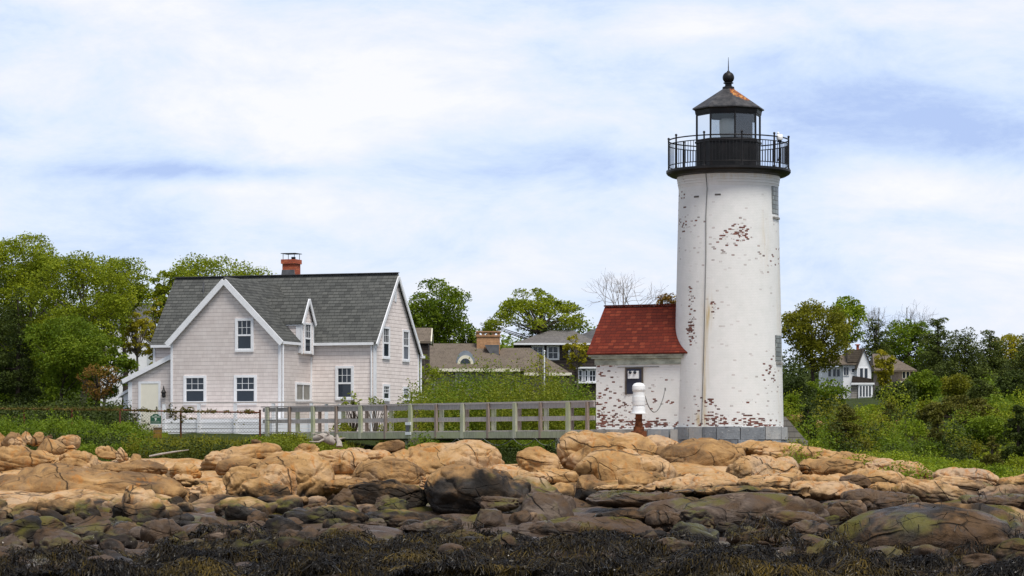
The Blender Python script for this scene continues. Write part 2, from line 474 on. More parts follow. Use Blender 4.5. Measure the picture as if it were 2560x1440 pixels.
mk('grey_shingles', shingles((.080, .083, .080), (.112, .114, .108), (.054, .056, .055), .185, .27, (.016, .018, .016)))
mk('red_shingles', shingles((.165, .027, .014), (.115, .020, .012), (.24, .050, .024), .15, .2, (.045, .010, .008)))
mk('brown_shingles', shingles((.155, .125, .095), (.18, .145, .115), (.12, .095, .075), .17, .3, (.06, .05, .04)))
mk('ash_shingles', shingles((.155, .145, .14), (.185, .17, .16), (.12, .115, .11), .17, .3, (.06, .055, .055)))
mk('slate_shingles', shingles((.09, .09, .095), (.12, .12, .125), (.08, .08, .08), .17, .3, (.04, .04, .04)))
mk('dark_wall_shingles', shingles((.055, .042, .036), (.075, .058, .05), (.04, .032, .028), .2, .2, (.02, .017, .015)))
mk('grey_wall_shingles', shingles((.26, .24, .22), (.32, .30, .27), (.22, .20, .18), .2, .2, (.13, .12, .11)))
mk('white_trim', plain((.80, .81, .84), .5, .06, 3.0, bump=.05))
mk('cream_trim', plain((.74, .70, .56), .5, .06, 3.0, bump=.05))
mk('cream_door', plain((.80, .76, .64), .5, .04, 2.0, bump=.04))
mk('window_glass', M_glass_dark)
mk('pane_grey_inside', plain((.20, .20, .18), .2, .2, 2.0))
mk('black_metal', M_metal_black)
mk('lantern_roof_metal', M_lantern_roof)
mk('granite_blocks', M_granite_block)
mk('joint_dark', plain((.07, .065, .06), .9, .4, 6.0))
mk('concrete', plain((.30, .29, .27), .85, .45, 3.0, bump=.4))
mk('clear_pane', pane_mat((.86, .88, .90)))
mk('dusty_pane', pane_mat((.84, .85, .84)))
mk('lens_glass', plain((.88, .90, .88), .25, .08, 14.0, spec=.7, stretch=(3, 3, .1)))
mk('glass_block', M_glassblock)
mk('rust', plain((.15, .052, .022), .9, .6, 7.0, bump=.5, spec=.2))
mk('rusty_pipe', plain((.16, .055, .028), .85, .5, 8.0, bump=.4, spec=.25))
mk('horn_white', plain((.80, .82, .83), .35, .05, 2.0, bump=.03))
mk('vent_grey', plain((.13, .12, .11), .8, .3, 5.0))
mk('navy_paint', plain((.028, .034, .060), .5, .3, 4.0))
mk('cable_grey', plain((.16, .16, .155), .6, .2, 5.0))
mk('wood_grey', wood((.40, .36, .34), (.52, .47, .45)))
mk('wood_brown', wood((.24, .185, .15), (.36, .29, .25)))
mk('wood_green', wood((.42, .42, .32), (.54, .54, .42), (.40, .43, .25), .8))
mk('wood_beam', wood((.26, .27, .19), (.40, .41, .30), (.40, .42, .25), .6))
mk('wood_dark', wood((.085, .07, .055), (.14, .115, .09)))
mk('driftwood', wood((.30, .26, .23), (.42, .38, .34)))
mk('frieze', plain((.43, .47, .40), .8, .45, 2.6, bump=.3, stretch=(1, 1, 2)))
mk('chimney_brick', shingles((.32, .075, .035), (.26, .055, .03), (.38, .11, .05), .075, .2, (.20, .10, .07)))
mk('tan_brick', shingles((.36, .20, .10), (.30, .16, .08), (.42, .24, .13), .075, .2, (.22, .15, .10)))
mk('flashing', plain((.14, .14, .145), .45, .3, 3.0, m=.4))
mk('zinc', plain((.27, .30, .34), .35, .15, 2.0, m=.5))
mk('sign_green', plain((.018, .085, .045), .5, .15, 6.0))
mk('sign_white', plain((.72, .76, .70), .5, .1, 6.0))
mk('box_ochre', plain((.36, .20, .03), .7, .3, 4.0))
mk('wire', plain((.18, .17, .16), .6, .3, 8.0, m=.3))
mk('rock', rock_mat()); mk('wet_rock', rock_mat(1.0, .42))
mk('leaf_spring', leafmat([(.075, .115, .006), (.19, .245, .010), (.34, .37, .018)]))
mk('leaf_yellow', leafmat([(.15, .145, .008), (.27, .255, .012), (.42, .36, .025)]))
mk('leaf_green', leafmat([(.040, .080, .005), (.115, .18, .009), (.22, .28, .016)]))
mk('leaf_olive', leafmat([(.078, .088, .006), (.165, .17, .010), (.27, .26, .016)]))
mk('leaf_dark', leafmat([(.016, .028, .005), (.038, .058, .008), (.080, .105, .014)], .2))
mk('leaf_pine', leafmat([(.026, .040, .008), (.062, .084, .012), (.115, .14, .020)], .15))
mk('leaf_cedar', leafmat([(.048, .050, .008), (.100, .100, .012), (.17, .16, .022)], .2))
mk('leaf_rust', leafmat([(.13, .055, .015), (.20, .10, .02), (.24, .17, .025)]))
mk('leaf_bayberry', leafmat([(.062, .088, .006), (.165, .20, .012), (.30, .31, .022)]))
mk('leaf_lush', leafmat([(.070, .120, .006), (.175, .25, .010), (.31, .38, .020)]))
mk('leaf_vine', leafmat([(.06, .045, .012), (.10, .09, .015), (.17, .15, .03)]))
mk('blade_grass', leafmat([(.07, .10, .012), (.14, .18, .02), (.26, .27, .06)]))
mk('weed', leafmat([(.010, .008, .004), (.030, .022, .006), (.095, .062, .010)], .08))
mk('bark_grey', bark((.16, .135, .11)))
mk('bark_dark', bark((.060, .046, .036)))
mk('bark_pale', bark((.30, .26, .23)))
# ------------------------------------------------------------------ terrain
TC = {   # ground profile along five sight lines: distance -> height relative to the camera
 -1400: [(20,-4),(44,-3.2),(52,-2.45),(64,-2.0),(75,-1.5),(85,-.7),(98,0),(115,.6),(140,1.4),(200,4),(400,12),(900,16)],
 100: [(20,-4),(44,-3.0),(50,-2.50),(58,-2.25),(64,-2.0),(70,-1.72),(75,-1.5),(80,-1.25),(85,-.9),(92,-.5),(98,-.3),(105,0),(115,.42),(125,.68),(140,1.1),(160,1.9),(200,3.5),(260,6),(400,12),(900,16)],
 1250: [(20,-4),(44,-3.0),(50,-2.50),(58,-2.25),(64,-2.25),(70,-2.1),(76,-1.9),(82,-1.5),(88,-1.1),(95,-.75),(100,-.6),(108,-.4),(115,.3),(125,.68),(140,1.2),(160,2),(200,4),(400,12),(900,16)],
 1800: [(20,-4),(44,-3.0),(50,-2.50),(58,-2.3),(64,-2.25),(70,-2.1),(76,-1.9),(82,-1.5),(88,-.85),(94,-.4),(98,-.05),(106,.1),(115,.3),(130,.9),(150,1.7),(200,2.9),(260,4.2),(400,10),(900,16)],
 2450: [(20,-4),(44,-3.0),(50,-2.50),(56,-2.2),(62,-2.25),(68,-2.1),(74,-1.95),(80,-1.5),(86,-1.2),(94,-1.05),(105,-.6),(115,0),(130,.9),(150,2.0),(180,3.2),(240,4.6),(300,6),(400,10),(900,16)],
 4000: [(20,-4),(44,-3.0),(50,-2.5),(60,-2.1),(68,-1.9),(80,-1.4),(94,-.9),(115,.3),(150,2.4),(220,5),(400,12),(900,16)],
}
_ks = sorted(TC)
def ground0(x, y):
    x = np.asarray(x, float); y = np.asarray(y, float)
    s = np.where(y > 15, x / np.maximum(y, 15) * F + 1280, x / 15 * F + 1280)
    cols = [np.interp(y, [a for a, b in TC[k]], [b for a, b in TC[k]]) for k in _ks]
    out = np.zeros_like(x) + cols[0]
    for i in range(len(_ks) - 1):
        f = np.clip((s - _ks[i]) / (_ks[i + 1] - _ks[i]), 0, 1); f = f * f * (3 - 2 * f)
        out = np.where(s >= _ks[i], cols[i] * (1 - f) + cols[i + 1] * f, out)
    return CAMZ + out

def _lines(lo, hi, step, outer):
    a = list(np.arange(lo, hi + 1e-6, step)); st = step; v = hi
    up = []
    while v < outer[1]: st *= 1.22; v += st; up.append(min(v, outer[1]))
    st = step; v = lo; dn = []
    while v > outer[0]: st *= 1.22; v -= st; dn.append(max(v, outer[0]))
    return np.array(dn[::-1] + a + up)
gx = _lines(-21, 22, .125, (-700, 700)); gy = _lines(47, 104, .125, (-200, 1200))
GX, GY = np.meshgrid(gx, gy)
GZ = ground0(GX.ravel(), GY.ravel()).reshape(GX.shape)
rng = np.random.default_rng(5)
# ledge: rounded granite backs grown into the ground, with creases where they meet
def rockzone(x, y):
    s = x / y * F + 1280
    back = np.interp(s, [-200, 100, 700, 1250, 1450, 1900, 2100, 2560], [97, 97, 97, 100, 103, 106, 97, 88])
    return 1 - np.clip((y - back + 3) / 4, 0, 1)
dome = np.full(GX.shape, -9.0)
for i in range(2600):
    cy = rng.uniform(49, 106) if i < 1500 else rng.uniform(49, 77); cx = rng.uniform(-.21, .23) * cy
    if rng.random() > rockzone(np.array([cx]), np.array([cy]))[0]: continue
    tide = cy < 72
    a = rng.uniform(.35, 1.5) * (1.0 if not tide else .8); b = a * rng.uniform(.45, .8); h = b * rng.uniform(.35, .7) * (1 if not tide else .8)
    th = rng.normal(-.15, .35)
    i0, i1 = np.searchsorted(gx, [cx - a, cx + a]); j0, j1 = np.searchsorted(gy, [cy - a, cy + a])
    if i1 <= i0 or j1 <= j0: continue
    X, Y = GX[j0:j1, i0:i1] - cx, GY[j0:j1, i0:i1] - cy
    u = (X * math.cos(th) + Y * math.sin(th)) / a; v = (-X * math.sin(th) + Y * math.cos(th)) / b
    q = np.clip(1 - np.abs(u) ** 2.3 - np.abs(v) ** 2.3, 0, None)
    base = np.interp(cy, [0, 1], [0, 0])
    z = np.where(q > 0, (h * q ** .55 - h * .5) * (.7 if cy > 78 else 1.15), -9)
    dome[j0:j1, i0:i1] = np.maximum(dome[j0:j1, i0:i1], z)
nz = fbm(np.stack([GX.ravel() * .8, GY.ravel() * .8, 0 * GX.ravel()], 1), 3, 5).reshape(GX.shape)
rz = rockzone(GX, np.maximum(GY, 1))
inz = (GY > 46) & (GY < 108) & (np.abs(GX) < 26)
GZ = np.where(inz, GZ + rz * (np.maximum(dome, -.28) + nz * .07), GZ + nz * .05 * np.clip((GY - 80) / 30, 0, 1))
nY, nX = GX.shape
ii = np.arange(nY * nX).reshape(nY, nX)
quads = np.stack([ii[:-1, :-1].ravel(), ii[:-1, 1:].ravel(), ii[1:, 1:].ravel(), ii[1:, :-1].ravel()], 1)
me = np_mesh('rocky_shore', np.stack([GX.ravel(), GY.ravel(), GZ.ravel()], 1), quads, True)
def M_terrain(t):
    m = bpy.data.materials
    return None
mk('gap_shade_rock', rock_mat(.30))  # ground between boulders, with gap shade put into its colour
def M_turf(t):
    p = t.pos(); n = t.noise(p, .35, 4, .6); f = t.noise(p, 6, 5, .7)
    c = t.ramp(n * .6 + f * .4, [(.32, (.012, .016, .005)), (.5, (.030, .042, .008)), (.62, (.055, .070, .012)), (.75, (.045, .040, .02))])  # turf darkened to paint shade into the gaps between bushes
    return dict(c=c, r=.9, n=t.bump(f, .8, .05), spec=.1)
mk('turf', M_turf)
me.materials.append(MT['gap_shade_rock']); me.materials.append(MT['rock']); me.materials.append(MT['turf'])
fc = rz[:-1, :-1].ravel() < .35
mi = np.where(fc, 2, np.where(dome[:-1, :-1].ravel() > -.06, 1, 0)).astype(np.int32)
me.polygons.foreach_set('material_index', mi)
tag(link('ground', me), kind='structure')
def gz(x, y):
    """height of the finished ground at a point"""
    x = np.atleast_1d(np.asarray(x, float)); y = np.atleast_1d(np.asarray(y, float))
    i = np.clip(np.searchsorted(gx, x) - 1, 0, nX - 2); j = np.clip(np.searchsorted(gy, y) - 1, 0, nY - 2)
    fx = (x - gx[i]) / (gx[i + 1] - gx[i]); fy = (y - gy[j]) / (gy[j + 1] - gy[j])
    return (GZ[j, i] * (1 - fx) + GZ[j, i + 1] * fx) * (1 - fy) + (GZ[j + 1, i] * (1 - fx) + GZ[j + 1, i + 1] * fx) * fy
def gz1(x, y): return float(gz(x, y)[0])

wm = np_mesh('water', [(-900, -300, .35), (900, -300, .35), (900, 49, .35), (-900, 49, .35)], [(0, 1, 2, 3)])
def M_water(t):
    n = t.noise(t.scale(t.pos(), (.5, 1.2, 1)), 1.0, 4, .6)
    return dict(c=(.02, .045, .055), r=.12, n=t.bump(n, .4, .1), spec=.5)
tag(link('water', wm, mk('water', M_water)), kind='structure')

# ------------------------------------------------------------------ boulders
_ico = {}
def ico(n):
    if n not in _ico:
        bm = bmesh.new(); bmesh.ops.create_icosphere(bm, subdivisions=n, radius=1)
        bm.verts.ensure_lookup_table()
        _ico[n] = (np.array([v.co for v in bm.verts]), np.array([[v.index for v in f.verts] for f in bm.faces])); bm.free()
    return _ico[n]
def rock_mesh(name, dims, seed, ang=0.0, cracks=3, sub=5, strata=0.0, slope=0.0, lean=0.0):
    rg = np.random.default_rng(seed)
    v, f = ico(sub); v = v.copy()
    p = .86 - .28 * rg.random()
    v = np.sign(v) * np.abs(v) ** p
    v /= (np.abs(v) ** 2.6).sum(1, keepdims=True) ** (1 / 2.6)
    for k in range(int(3 + 9 * ang)):
        n = rg.normal(size=3); n[2] = abs(n[2]) * .8; n /= np.linalg.norm(n)
        c = rg.uniform(.55, .84) if ang > .3 else rg.uniform(.78, .95)
        d = np.maximum(0, v @ n - c); v -= (d * (.95 if ang > .3 else .75))[:, None] * n
    d = np.array(dims) / 2
    L = max(dims)
    w = v * d
    nrm = v / d; nrm /= np.linalg.norm(nrm, axis=1, keepdims=True)
    sc = 1.0 / L
    am = (.075 if ang > .3 else .105)
    w += nrm * (fbm(w * 2.4 * sc + seed * 3.1, seed, 3) * min(dims) * am)[:, None]
    w += nrm * (fbm(w * 2.2 + seed * 1.7, seed + 9, 4, .5) * .022)[:, None]
    dep = np.zeros(len(w))
    if cracks > 0:      # joint blocks: the granite is split into cells with grooves between them
        nc = int(3 + cracks * 1.6); pts = (rg.random((nc, 3)) * 2 - 1) * d * .95
        ww = w + np.stack([fbm(w * (1.5 / max(.5, L * .5)) + k, seed + 200 + k, 3) for k in range(3)], 1) * .11 * min(L, 2.5)
        met = np.array([.8, .8, 1.5])
        dd = np.sort(np.linalg.norm((ww[:, None, :] - pts[None]) * met, axis=2), axis=1)
        own = np.argmin(np.linalg.norm((ww[:, None, :] - pts[None]) * met, axis=2), axis=1)
        gap = dd[:, 1] - dd[:, 0]
        wd_ = max(.035, L * .016)
        dep += (.03 + .016 * L) * np.exp(-(gap / wd_) ** 2) + (rg.uniform(-.008, .020, nc) * min(L, 3.5))[own] * np.clip(gap / (wd_ * 1.3), 0, 1)
    for k in range(min(cracks, 2)):
        n = rg.normal(size=3); n[1] *= .5
        if rg.random() < .45: n = np.array([rg.normal() * .25, rg.normal() * .5, 1.0])
        n /= np.linalg.norm(n)
        o = rg.uniform(-.55, .55) * np.abs(n * d).sum()
        dist = w @ n - o + fbm(w * .9 / max(.3, L * .3) + k * 9.1, seed + 30 + k, 3) * .10 * min(L, 2.5)
        wd = max(.030, L * .012)
        dep += (.045 + .02 * L * .5) * np.exp(-(dist / wd) ** 2)
        st = rg.uniform(-.03, .05) * min(1.5, L * .4)
        dep += st * (1 / (1 + np.exp(-np.clip(dist / (wd * .8), -30, 30))))
    for k in range(2 if cracks > 1 else 0):
        st = fbm(w * (1.7 / max(.5, L)) + k * 5.3 + seed, seed + 80 + k, 3)
        dep += .014 * min(L, 3.0) * (1 / (1 + np.exp(-np.clip(st * 34, -30, 30))))
    w += nrm * (fbm(w * 7.0 + seed, seed + 13, 3, .6) * .010)[:, None]
    if strata:
        zz = w[:, 2] + .18 * w[:, 0] + fbm(w * 1.1, seed + 60, 3) * .16
        ph = (zz / strata) % 1.0
        dep += strata * .22 * (np.abs(ph - .5) * 2) ** 4
    w -= nrm * dep[:, None]
    w[:, 2] += slope * w[:, 0] + lean * w[:, 1]
    return np_mesh(name, w, f, True)
def boulder(px0, px1, yt, yb, D, label, cat='boulder', ang=.1, depth=.75, cracks=3, strata=0.0, slope=0.0, seed=None, group='boulders along the shore', name='boulder', rz=0.0, sink=1.35, sub=None, lean=0.0, mat='rock'):
    w = (px1 - px0) / F * D * 1.06
    h = (yb - yt) / F * D * sink
    if ang > .45: cracks = min(cracks, 0 if ang > .55 else 1)
    elif w < 1.1: cracks = min(cracks, 2)
    seed = seed if seed is not None else int(px0 * 7 + yt * 3) % 100000
    n = sub or (6 if w > 1.7 else 5)
    me = rock_mesh(name, (w, max(w * depth, h * .8), h), seed, ang, cracks, n, strata, slope, lean)
    co = np.zeros(len(me.vertices) * 3, np.float32); me.vertices.foreach_get('co', co); co = co.reshape(-1, 3)
    top = np.percentile(co[:, 2], 99.7)
    x = PX((px0 + px1) / 2, D)
    o = link(name, me, MT[mat], None, (x, D, PZ(yt, D) - top), rz)
    tag(o, label, cat, group)
    return o

# ------------------------------------------------------------------ foliage
def leaf_mesh(name, C, size, seed, up=.35, aspect=.55, bend=False):
    """diamond leaves at centres C"""
    rg = np.random.default_rng(seed); n = len(C)
    d = rg.normal(size=(n, 3)); d[:, 2] *= .6; d /= np.linalg.norm(d, axis=1, keepdims=True)
    nn = rg.normal(size=(n, 3)); nn[:, 2] += up * 2.2
    b = np.cross(d, nn); b /= np.linalg.norm(b, axis=1, keepdims=True) + 1e-9
    s = (size * rg.uniform(.6, 1.35, n))[:, None]
    V = np.stack([C - d * s * .5, C + b * s * aspect * .5, C + d * s * .5, C - b * s * aspect * .5], 1).reshape(-1, 3)
    Fc = np.arange(4 * n).reshape(n, 4)
    return np_mesh(name, V, Fc)
def clump_points(rg, centers, radii, n_each, flat=.7, shell=.55):
    out = []
    for c, r, n in zip(centers, radii, n_each):
        p = rg.normal(size=(n, 3)); p /= np.linalg.norm(p, axis=1, keepdims=True)
        p *= (shell + (1 - shell) * rg.random((n, 1)) ** .8) * rg.uniform(.8, 1.15, (n, 1))
        p[:, 2] *= flat
        keep = rg.random(n) < np.clip(.55 + .6 * p[:, 2] / flat, .25, 1.0)
        out.append(c + p[keep] * r)
    return np.concatenate(out)
GL = 'trees round the light station'
def tree(px, ytop, ycb, hw, D, leaf, bark_m, label, style='round', seed=1, name='deciduous_tree', cover=5.0, leafpx=6.0, group=GL, ybase=None, nclump=None, cat='tree', lean=0.0, dens=1.0):
    rg = np.random.default_rng(seed)
    x = PX(px, D); g = PZ(ybase, D) if ybase else gz1(x, D); zt, zc = PZ(ytop, D), PZ(ycb, D); Rw = hw / F * D
    root = empty(name, (x, D, g), 0, label, cat, group)
    H = zt - g; c0 = max(zc - g, .15 * H if style != 'cone' else .02); Ch = H - c0
    lsz = leafpx / F * D
    cl, rad = [], []
    if style in ('round', 'open'):
        N = nclump or int((85 if style == 'round' else 60) * dens); Rc = Rw * .27 if style == 'round' else Rw * .2
        while len(cl) < N:
            p = rg.uniform(-1, 1, 3); r = np.linalg.norm(p)
            if r > 1 or r < .42: continue
            z = p[2]; prof = 1.0 - max(0, -z) * .35
            q = np.array([p[0] * Rw * .86 * prof, p[1] * Rw * .86 * prof, c0 + Ch * (.5 + .47 * z)])
            rr = Rc * rg.uniform(.65, 1.25)
            q[2] = min(q[2], H - rr * .55)
            cl.append(q); rad.append(rr)
    elif style == 'spread':
        N = nclump or int(46 * dens)
        for k in range(N):
            a = rg.uniform(0, 6.283); r = Rw * .93 * math.sqrt(rg.random())
            z = c0 + Ch * (.93 - .62 * (r / Rw) ** 2 - .30 * rg.random() ** 1.5)
            cl.append(np.array([r * math.cos(a), r * math.sin(a), z])); rad.append(Rw * rg.uniform(.10, .19))
    elif style == 'pine':
        lv = int(max(6, 15 * dens))
        for k in range(lv):
            f = (k + .5) / lv; zr = c0 + Ch * f
            rr = Rw * (1.0 - .70 * f ** 1.6) * rg.uniform(.6, 1.1)
            for j in range(int(4 + 6 * (1 - f))):
                a = rg.uniform(0, 6.283); r = rr * rg.uniform(.25, .95)
                cl.append(np.array([r * math.cos(a), r * math.sin(a), zr + rg.normal() * Ch * .05 + .05 * r])); rad.append(Rw * rg.uniform(.22, .42) * (1 - .45 * f))
    elif style == 'cone':
        for k in range(int(60 * dens)):
            f = rg.random() ** 1.15; a = rg.uniform(0, 6.283)
            r = Rw * (1 - f) ** .62 * rg.uniform(.35, .85)
            cl.append(np.array([r * math.cos(a), r * math.sin(a), c0 + Ch * f * .97])); rad.append(Rw * rg.uniform(.17, .30) * (1.05 - .5 * f))
    # trunk and limbs
    t = MB(); tr = max(.05, H * .019) * (.55 if style == 'bare' else 1)
    ttop = H * (.62 if style in ('round', 'open', 'spread') else .97)
    if style == 'spread': ttop = c0 + Ch * .25
    pts, rs = [], []
    for k in range(7):
        f = k / 6
        pts.append((lean * f * Rw + .10 * Rw * math.sin(3 * f + seed) * (0 if style in ('cone', 'pine') else 1), .06 * Rw * math.sin(5 * f + seed * 2), -.3 + (ttop + .3) * f)); rs.append(tr * (1.25 - .85 * f))
    t.tube(pts, rs, 8)
    def on_trunk(z):
        f = min(1, max(0, (z + .3) / (ttop + .3))) * 6; i = min(5, int(f)); q = f - i
        return Vector(pts[i]).lerp(Vector(pts[i + 1]), q)
    order = list(range(len(cl))) if cl else []
    rg.shuffle(order)
    for k in order[:34]:
        c = Vector(cl[k]); hr = math.hypot(c.x, c.y)
        a = on_trunk(max(c0 * .7, min(ttop * .98, c.z - hr * (.75 if style in ('round', 'open') else .35 if style == 'spread' else .05))))
        m = a.lerp(c, .5) + Vector((0, 0, (-.10 if style != 'spread' else -.05) * hr)) + Vector(rg.normal(size=3)) * .05 * Rw
        r0 = tr * .42
        t.tube([a, a.lerp(m, .6), m.lerp(c, .45), c], [r0, r0 * .7, r0 * .45, r0 * .15], 5)
    if style == 'bare':
        def grow(p, d, L, r, dep):
            q = p + d * L; m = p + d * L * .5 + Vector(rg.normal(size=3)) * L * .06
            t.tube([p, m, q], [r, r * .85, r * .68], 4 if dep else 6, caps=False)
            if dep >= 5: return
            for k in range(3 if dep < 4 else 2):
                dd = (d + Vector(rg.normal(size=3)) * .48 + Vector((0, 0, .12))).normalized()
                grow(q, dd, L * rg.uniform(.6, .82), r * .62, dep + 1)
        for k in range(4):
            a = rg.uniform(0, 6.28)
            grow(Vector((0, 0, c0 * .8)), Vector((math.cos(a) * Rw / H * 1.4, math.sin(a) * .4, 1)).normalized(), H * .23, tr * .5, 1)
    t.build('trunk', MT[bark_m], root)
    if cl:
        area = math.pi * hw * (ycb - ytop) / 2
        tot = area / (.5 * leafpx * leafpx * .55) * cover * 2.0
        w = np.array(rad) ** 2; ne = np.maximum(4, (tot * w / w.sum()).astype(int))
        C = clump_points(rg, cl, rad, ne, .72 if style not in ('pine',) else .55)
        link('crown', leaf_mesh('crown', C, lsz, seed + 7, aspect=.62 if style not in ('pine', 'cone') else .42), MT[leaf], root)
    return root
def bush_points(rg, spots, leafsz, k=1.0):
    """spots: (x, y, ground, radius, height)"""
    out = []
    for x, y, g, r, h in spots:
        n = int(k * 3.1 * r * (r + h) / (leafsz * leafsz * .5))
        p = rg.normal(size=(n, 3)); p[:, 2] = np.abs(p[:, 2]) + .02; p /= np.linalg.norm(p, axis=1, keepdims=True)
        lump = 1 + .22 * fbm(p * 2.6 + x, int(abs(x) * 10) % 97, 3)
        p *= (lump * (.55 + .5 * rg.random(n) ** .7))[:, None]
        p *= (r, r, h); p += (x, y, g)
        out.append(p)
    return np.concatenate(out)
def shrub(px, ytop, hw, D, leaf, label, seed=1, name='shrub', group='shrubs round the light station', cat='shrub', leafpx=5.6, stems='bark_grey', ybase=None, k=1.0, airy=False):
    rg = np.random.default_rng(seed)
    x = PX(px, D); g = PZ(ybase, D) if ybase else gz1(x, D); H = PZ(ytop, D) - g; Rw = hw / F * D
    root = empty(name, (x, D, g), 0, label, cat, group)
    t = MB(); spots = []
    for q in range(9 if not airy else 14):
        a = rg.uniform(0, 6.28); r = Rw * .62 * math.sqrt(rg.random()); hh = H * (1 - .45 * (r / Rw) ** 2) * rg.uniform(.72, .95)
        tip = Vector((r * math.cos(a), r * math.sin(a), hh * (.8 if not airy else .95)))
        m = tip * .5 + Vector(rg.normal(size=3)) * .07 * H
        t.tube([(0, 0, -.2), m, tip], [H * .014, H * .011, H * .004], 5)
        if airy: spots.append((tip.x, tip.y, tip.z - Rw * .12, Rw * rg.uniform(.16, .27), Rw * rg.uniform(.16, .24)))
        else: spots.append((tip.x, tip.y, hh * .28, Rw * rg.uniform(.34, .5), hh * .70))
    t.build('stems', MT[stems], root)
    link('foliage', leaf_mesh('foliage', bush_points(rg, spots, leafpx / F * D, k * .62), leafpx / F * D, seed + 3), MT[leaf], root)
    return root
def thicket(name, leaf, spots, D, seed, leafpx=5.8, k=1.0):
    rg = np.random.default_rng(seed)
    lz = leafpx / F * D
    return tag(link(name, leaf_mesh(name, bush_points(rg, spots, lz, k * .75), lz, seed), MT[leaf]), kind='stuff')
def zone(rg, n, s0, s1, d0, d1, r, topfn, grow=1.0):
    out = []
    for i in range(n):
        px = rg.uniform(s0, s1); d = rg.uniform(d0, d1); x = PX(px, d); g = gz1(x, d)
        top = topfn(px, d)
        if top - g < .12: continue
        rr = rg.uniform(*r)
        out.append((x, d, g - .1, rr, (top - g) * rg.uniform(.72, 1.05) + .1))
    return out
# ------------------------------------------------------------------ lighthouse
def ngon(r, phi):   # phi measured from the side facing the sea, clockwise from above
    return (r * math.sin(R(phi)), -r * math.cos(R(phi)))
LH = empty('lighthouse', (PX(1821, 100), 100, CAMZ), 0, 'white brick lighthouse tower with black lantern and gallery on a granite base', 'lighthouse')
b = MB(); b.lathe([(1.935, .70), (1.745, 9.10)], 128); ob_ = b
b.lathe([(1.750, 9.10), (1.765, 9.20)], 128); b.lathe([(1.776, 9.205), (1.78, 9.295)], 128); b.lathe([(1.79, 9.30), (1.795, 9.39)], 128); b.lathe([(1.805, 9.395), (1.81, 9.52)], 128)
b.build('tower_wall', MT['painted_brick'], LH)
rg = random.Random(3)
b = MB(); b.lathe([(1.99, -.6), (1.97, .68)], 64)
fj = b.build('foundation', MT['joint_dark'], LH)
b = MB()
for zi, (z0, z1) in enumerate([(-.5, -.05), (-.04, .28), (.29, .735)]):
    a = zi * 11.0
    while a < 360 + zi * 11 - 6:
        w = rg.uniform(14, 27); w = min(w, 360 + zi * 11 - a)
        a0, a1 = R(a + .35), R(a + w - .35); ro = 2.045 + rg.uniform(-.02, .035); dz = rg.uniform(-.015, .012)
        n = 4; vs = []
        for r in (1.9, ro):
            for z in (z0 + .005, z1 + dz):
                for k in range(n + 1):
                    t = a0 + (a1 - a0) * k / n; rr = r + (rg.uniform(-.012, .012) if r > 1.95 else 0)
                    vs.append((rr * math.cos(t), rr * math.sin(t), z))
        m = n + 1; fs = []
        for k in range(n):
            fs += [(2 * m + k, 2 * m + k + 1, 3 * m + k + 1, 3 * m + k), (m + k, 3 * m + k, 3 * m + k + 1, m + k + 1), (k, k + 1, 2 * m + k + 1, 2 * m + k)]
        fs += [(0, 2 * m, 3 * m, m), (n, m + n, 3 * m + n, 2 * m + n)]
        b._add(vs, fs); a += w
b.build('granite_course', MT['granite_blocks'], fj)
# gallery
b = MB(); b.lathe([(1.80, 9.50), (2.02, 9.535), (2.14, 9.60), (2.185, 9.66), (2.185, 9.74), (1.0, 9.765)], 96, False)
b.build('gallery_deck', MT['black_metal'], LH)
b = MB()
for z, r in ((10.80, .024), (10.645, .018), (9.90, .018)):
    ring = [(2.11 * math.cos(2 * math.pi * k / 72), 2.11 * math.sin(2 * math.pi * k / 72), z) for k in range(73)]
    b.tube(ring, r, 6, caps=False)
for k in range(110):
    x, y = ngon(2.11, 8.3 + 36 * (k // 11) + 36 / 11.0 * (k % 11) + 36 / 22)
    b.tube([(x, y, 9.90), (x, y, 10.645)], .0115, 5)
rail = b.build('gallery_railing', MT['black_metal'], LH)
for k in range(10):
    x, y = ngon(2.11, 8.3 + 36 * k)
    b = MB(); b.tube([(x, y, 9.74), (x, y, 10.86)], .030, 8); b.sphere((x, y, 10.90), .045, 8); b.lathe([(.055, 9.745), (.045, 9.80)], 8, c=(x, y))
    b.build('railing_post', MT['black_metal'], rail)
# lantern
A0 = R(7.3 - 90)
b = MB(); b.lathe([(1.16, 9.75), (1.16, 10.67), (1.20, 10.69), (1.20, 10.75), (1.13, 10.76)], 8, False, a0=A0)
for k in range(8):     # riveted plate seams
    for f in (.33, .66):
        p0, p1 = ngon(1.165, 7.3 + 45 * k), ngon(1.165, 52.3 + 45 * k)
        x, y = p0[0] * (1 - f) + p1[0] * f, p0[1] * (1 - f) + p1[1] * f
        b.cbox((x, y, 10.22), (.02, .02, .88))
b.build('lantern_wall', MT['black_metal'], LH)
b = MB()
for k in range(8):
    x, y = ngon(1.13, 7.3 + 45 * k); b.tube([(x, y, 10.73), (x, y, 11.76)], .034, 6)
    p0, p1 = ngon(1.13, 7.3 + 45 * k), ngon(1.13, 52.3 + 45 * k)
    for z in (10.785, 11.68): b.beam((*p0, z), (*p1, z), .05, .06)
b.lathe([(1.14, 11.69), (1.18, 11.70), (1.20, 11.82), (1.24, 11.90)], 8, False, a0=A0)
fr = b.build('lantern_frame', MT['black_metal'], LH)
for k in range(8):
    p0, p1 = Vector((*ngon(1.12, 7.3 + 45 * k), 0)), Vector((*ngon(1.12, 52.3 + 45 * k), 0)); m = (p0 + p1) / 2
    b = MB(); b.beam(m + Vector((0, 0, 10.80)), m + Vector((0, 0, 11.67)), (p1 - p0).length - .06, .012, m.normalized())
    b.build('pane', MT['dusty_pane' if k in (6, 7, 5) else 'clear_pane'], LH)
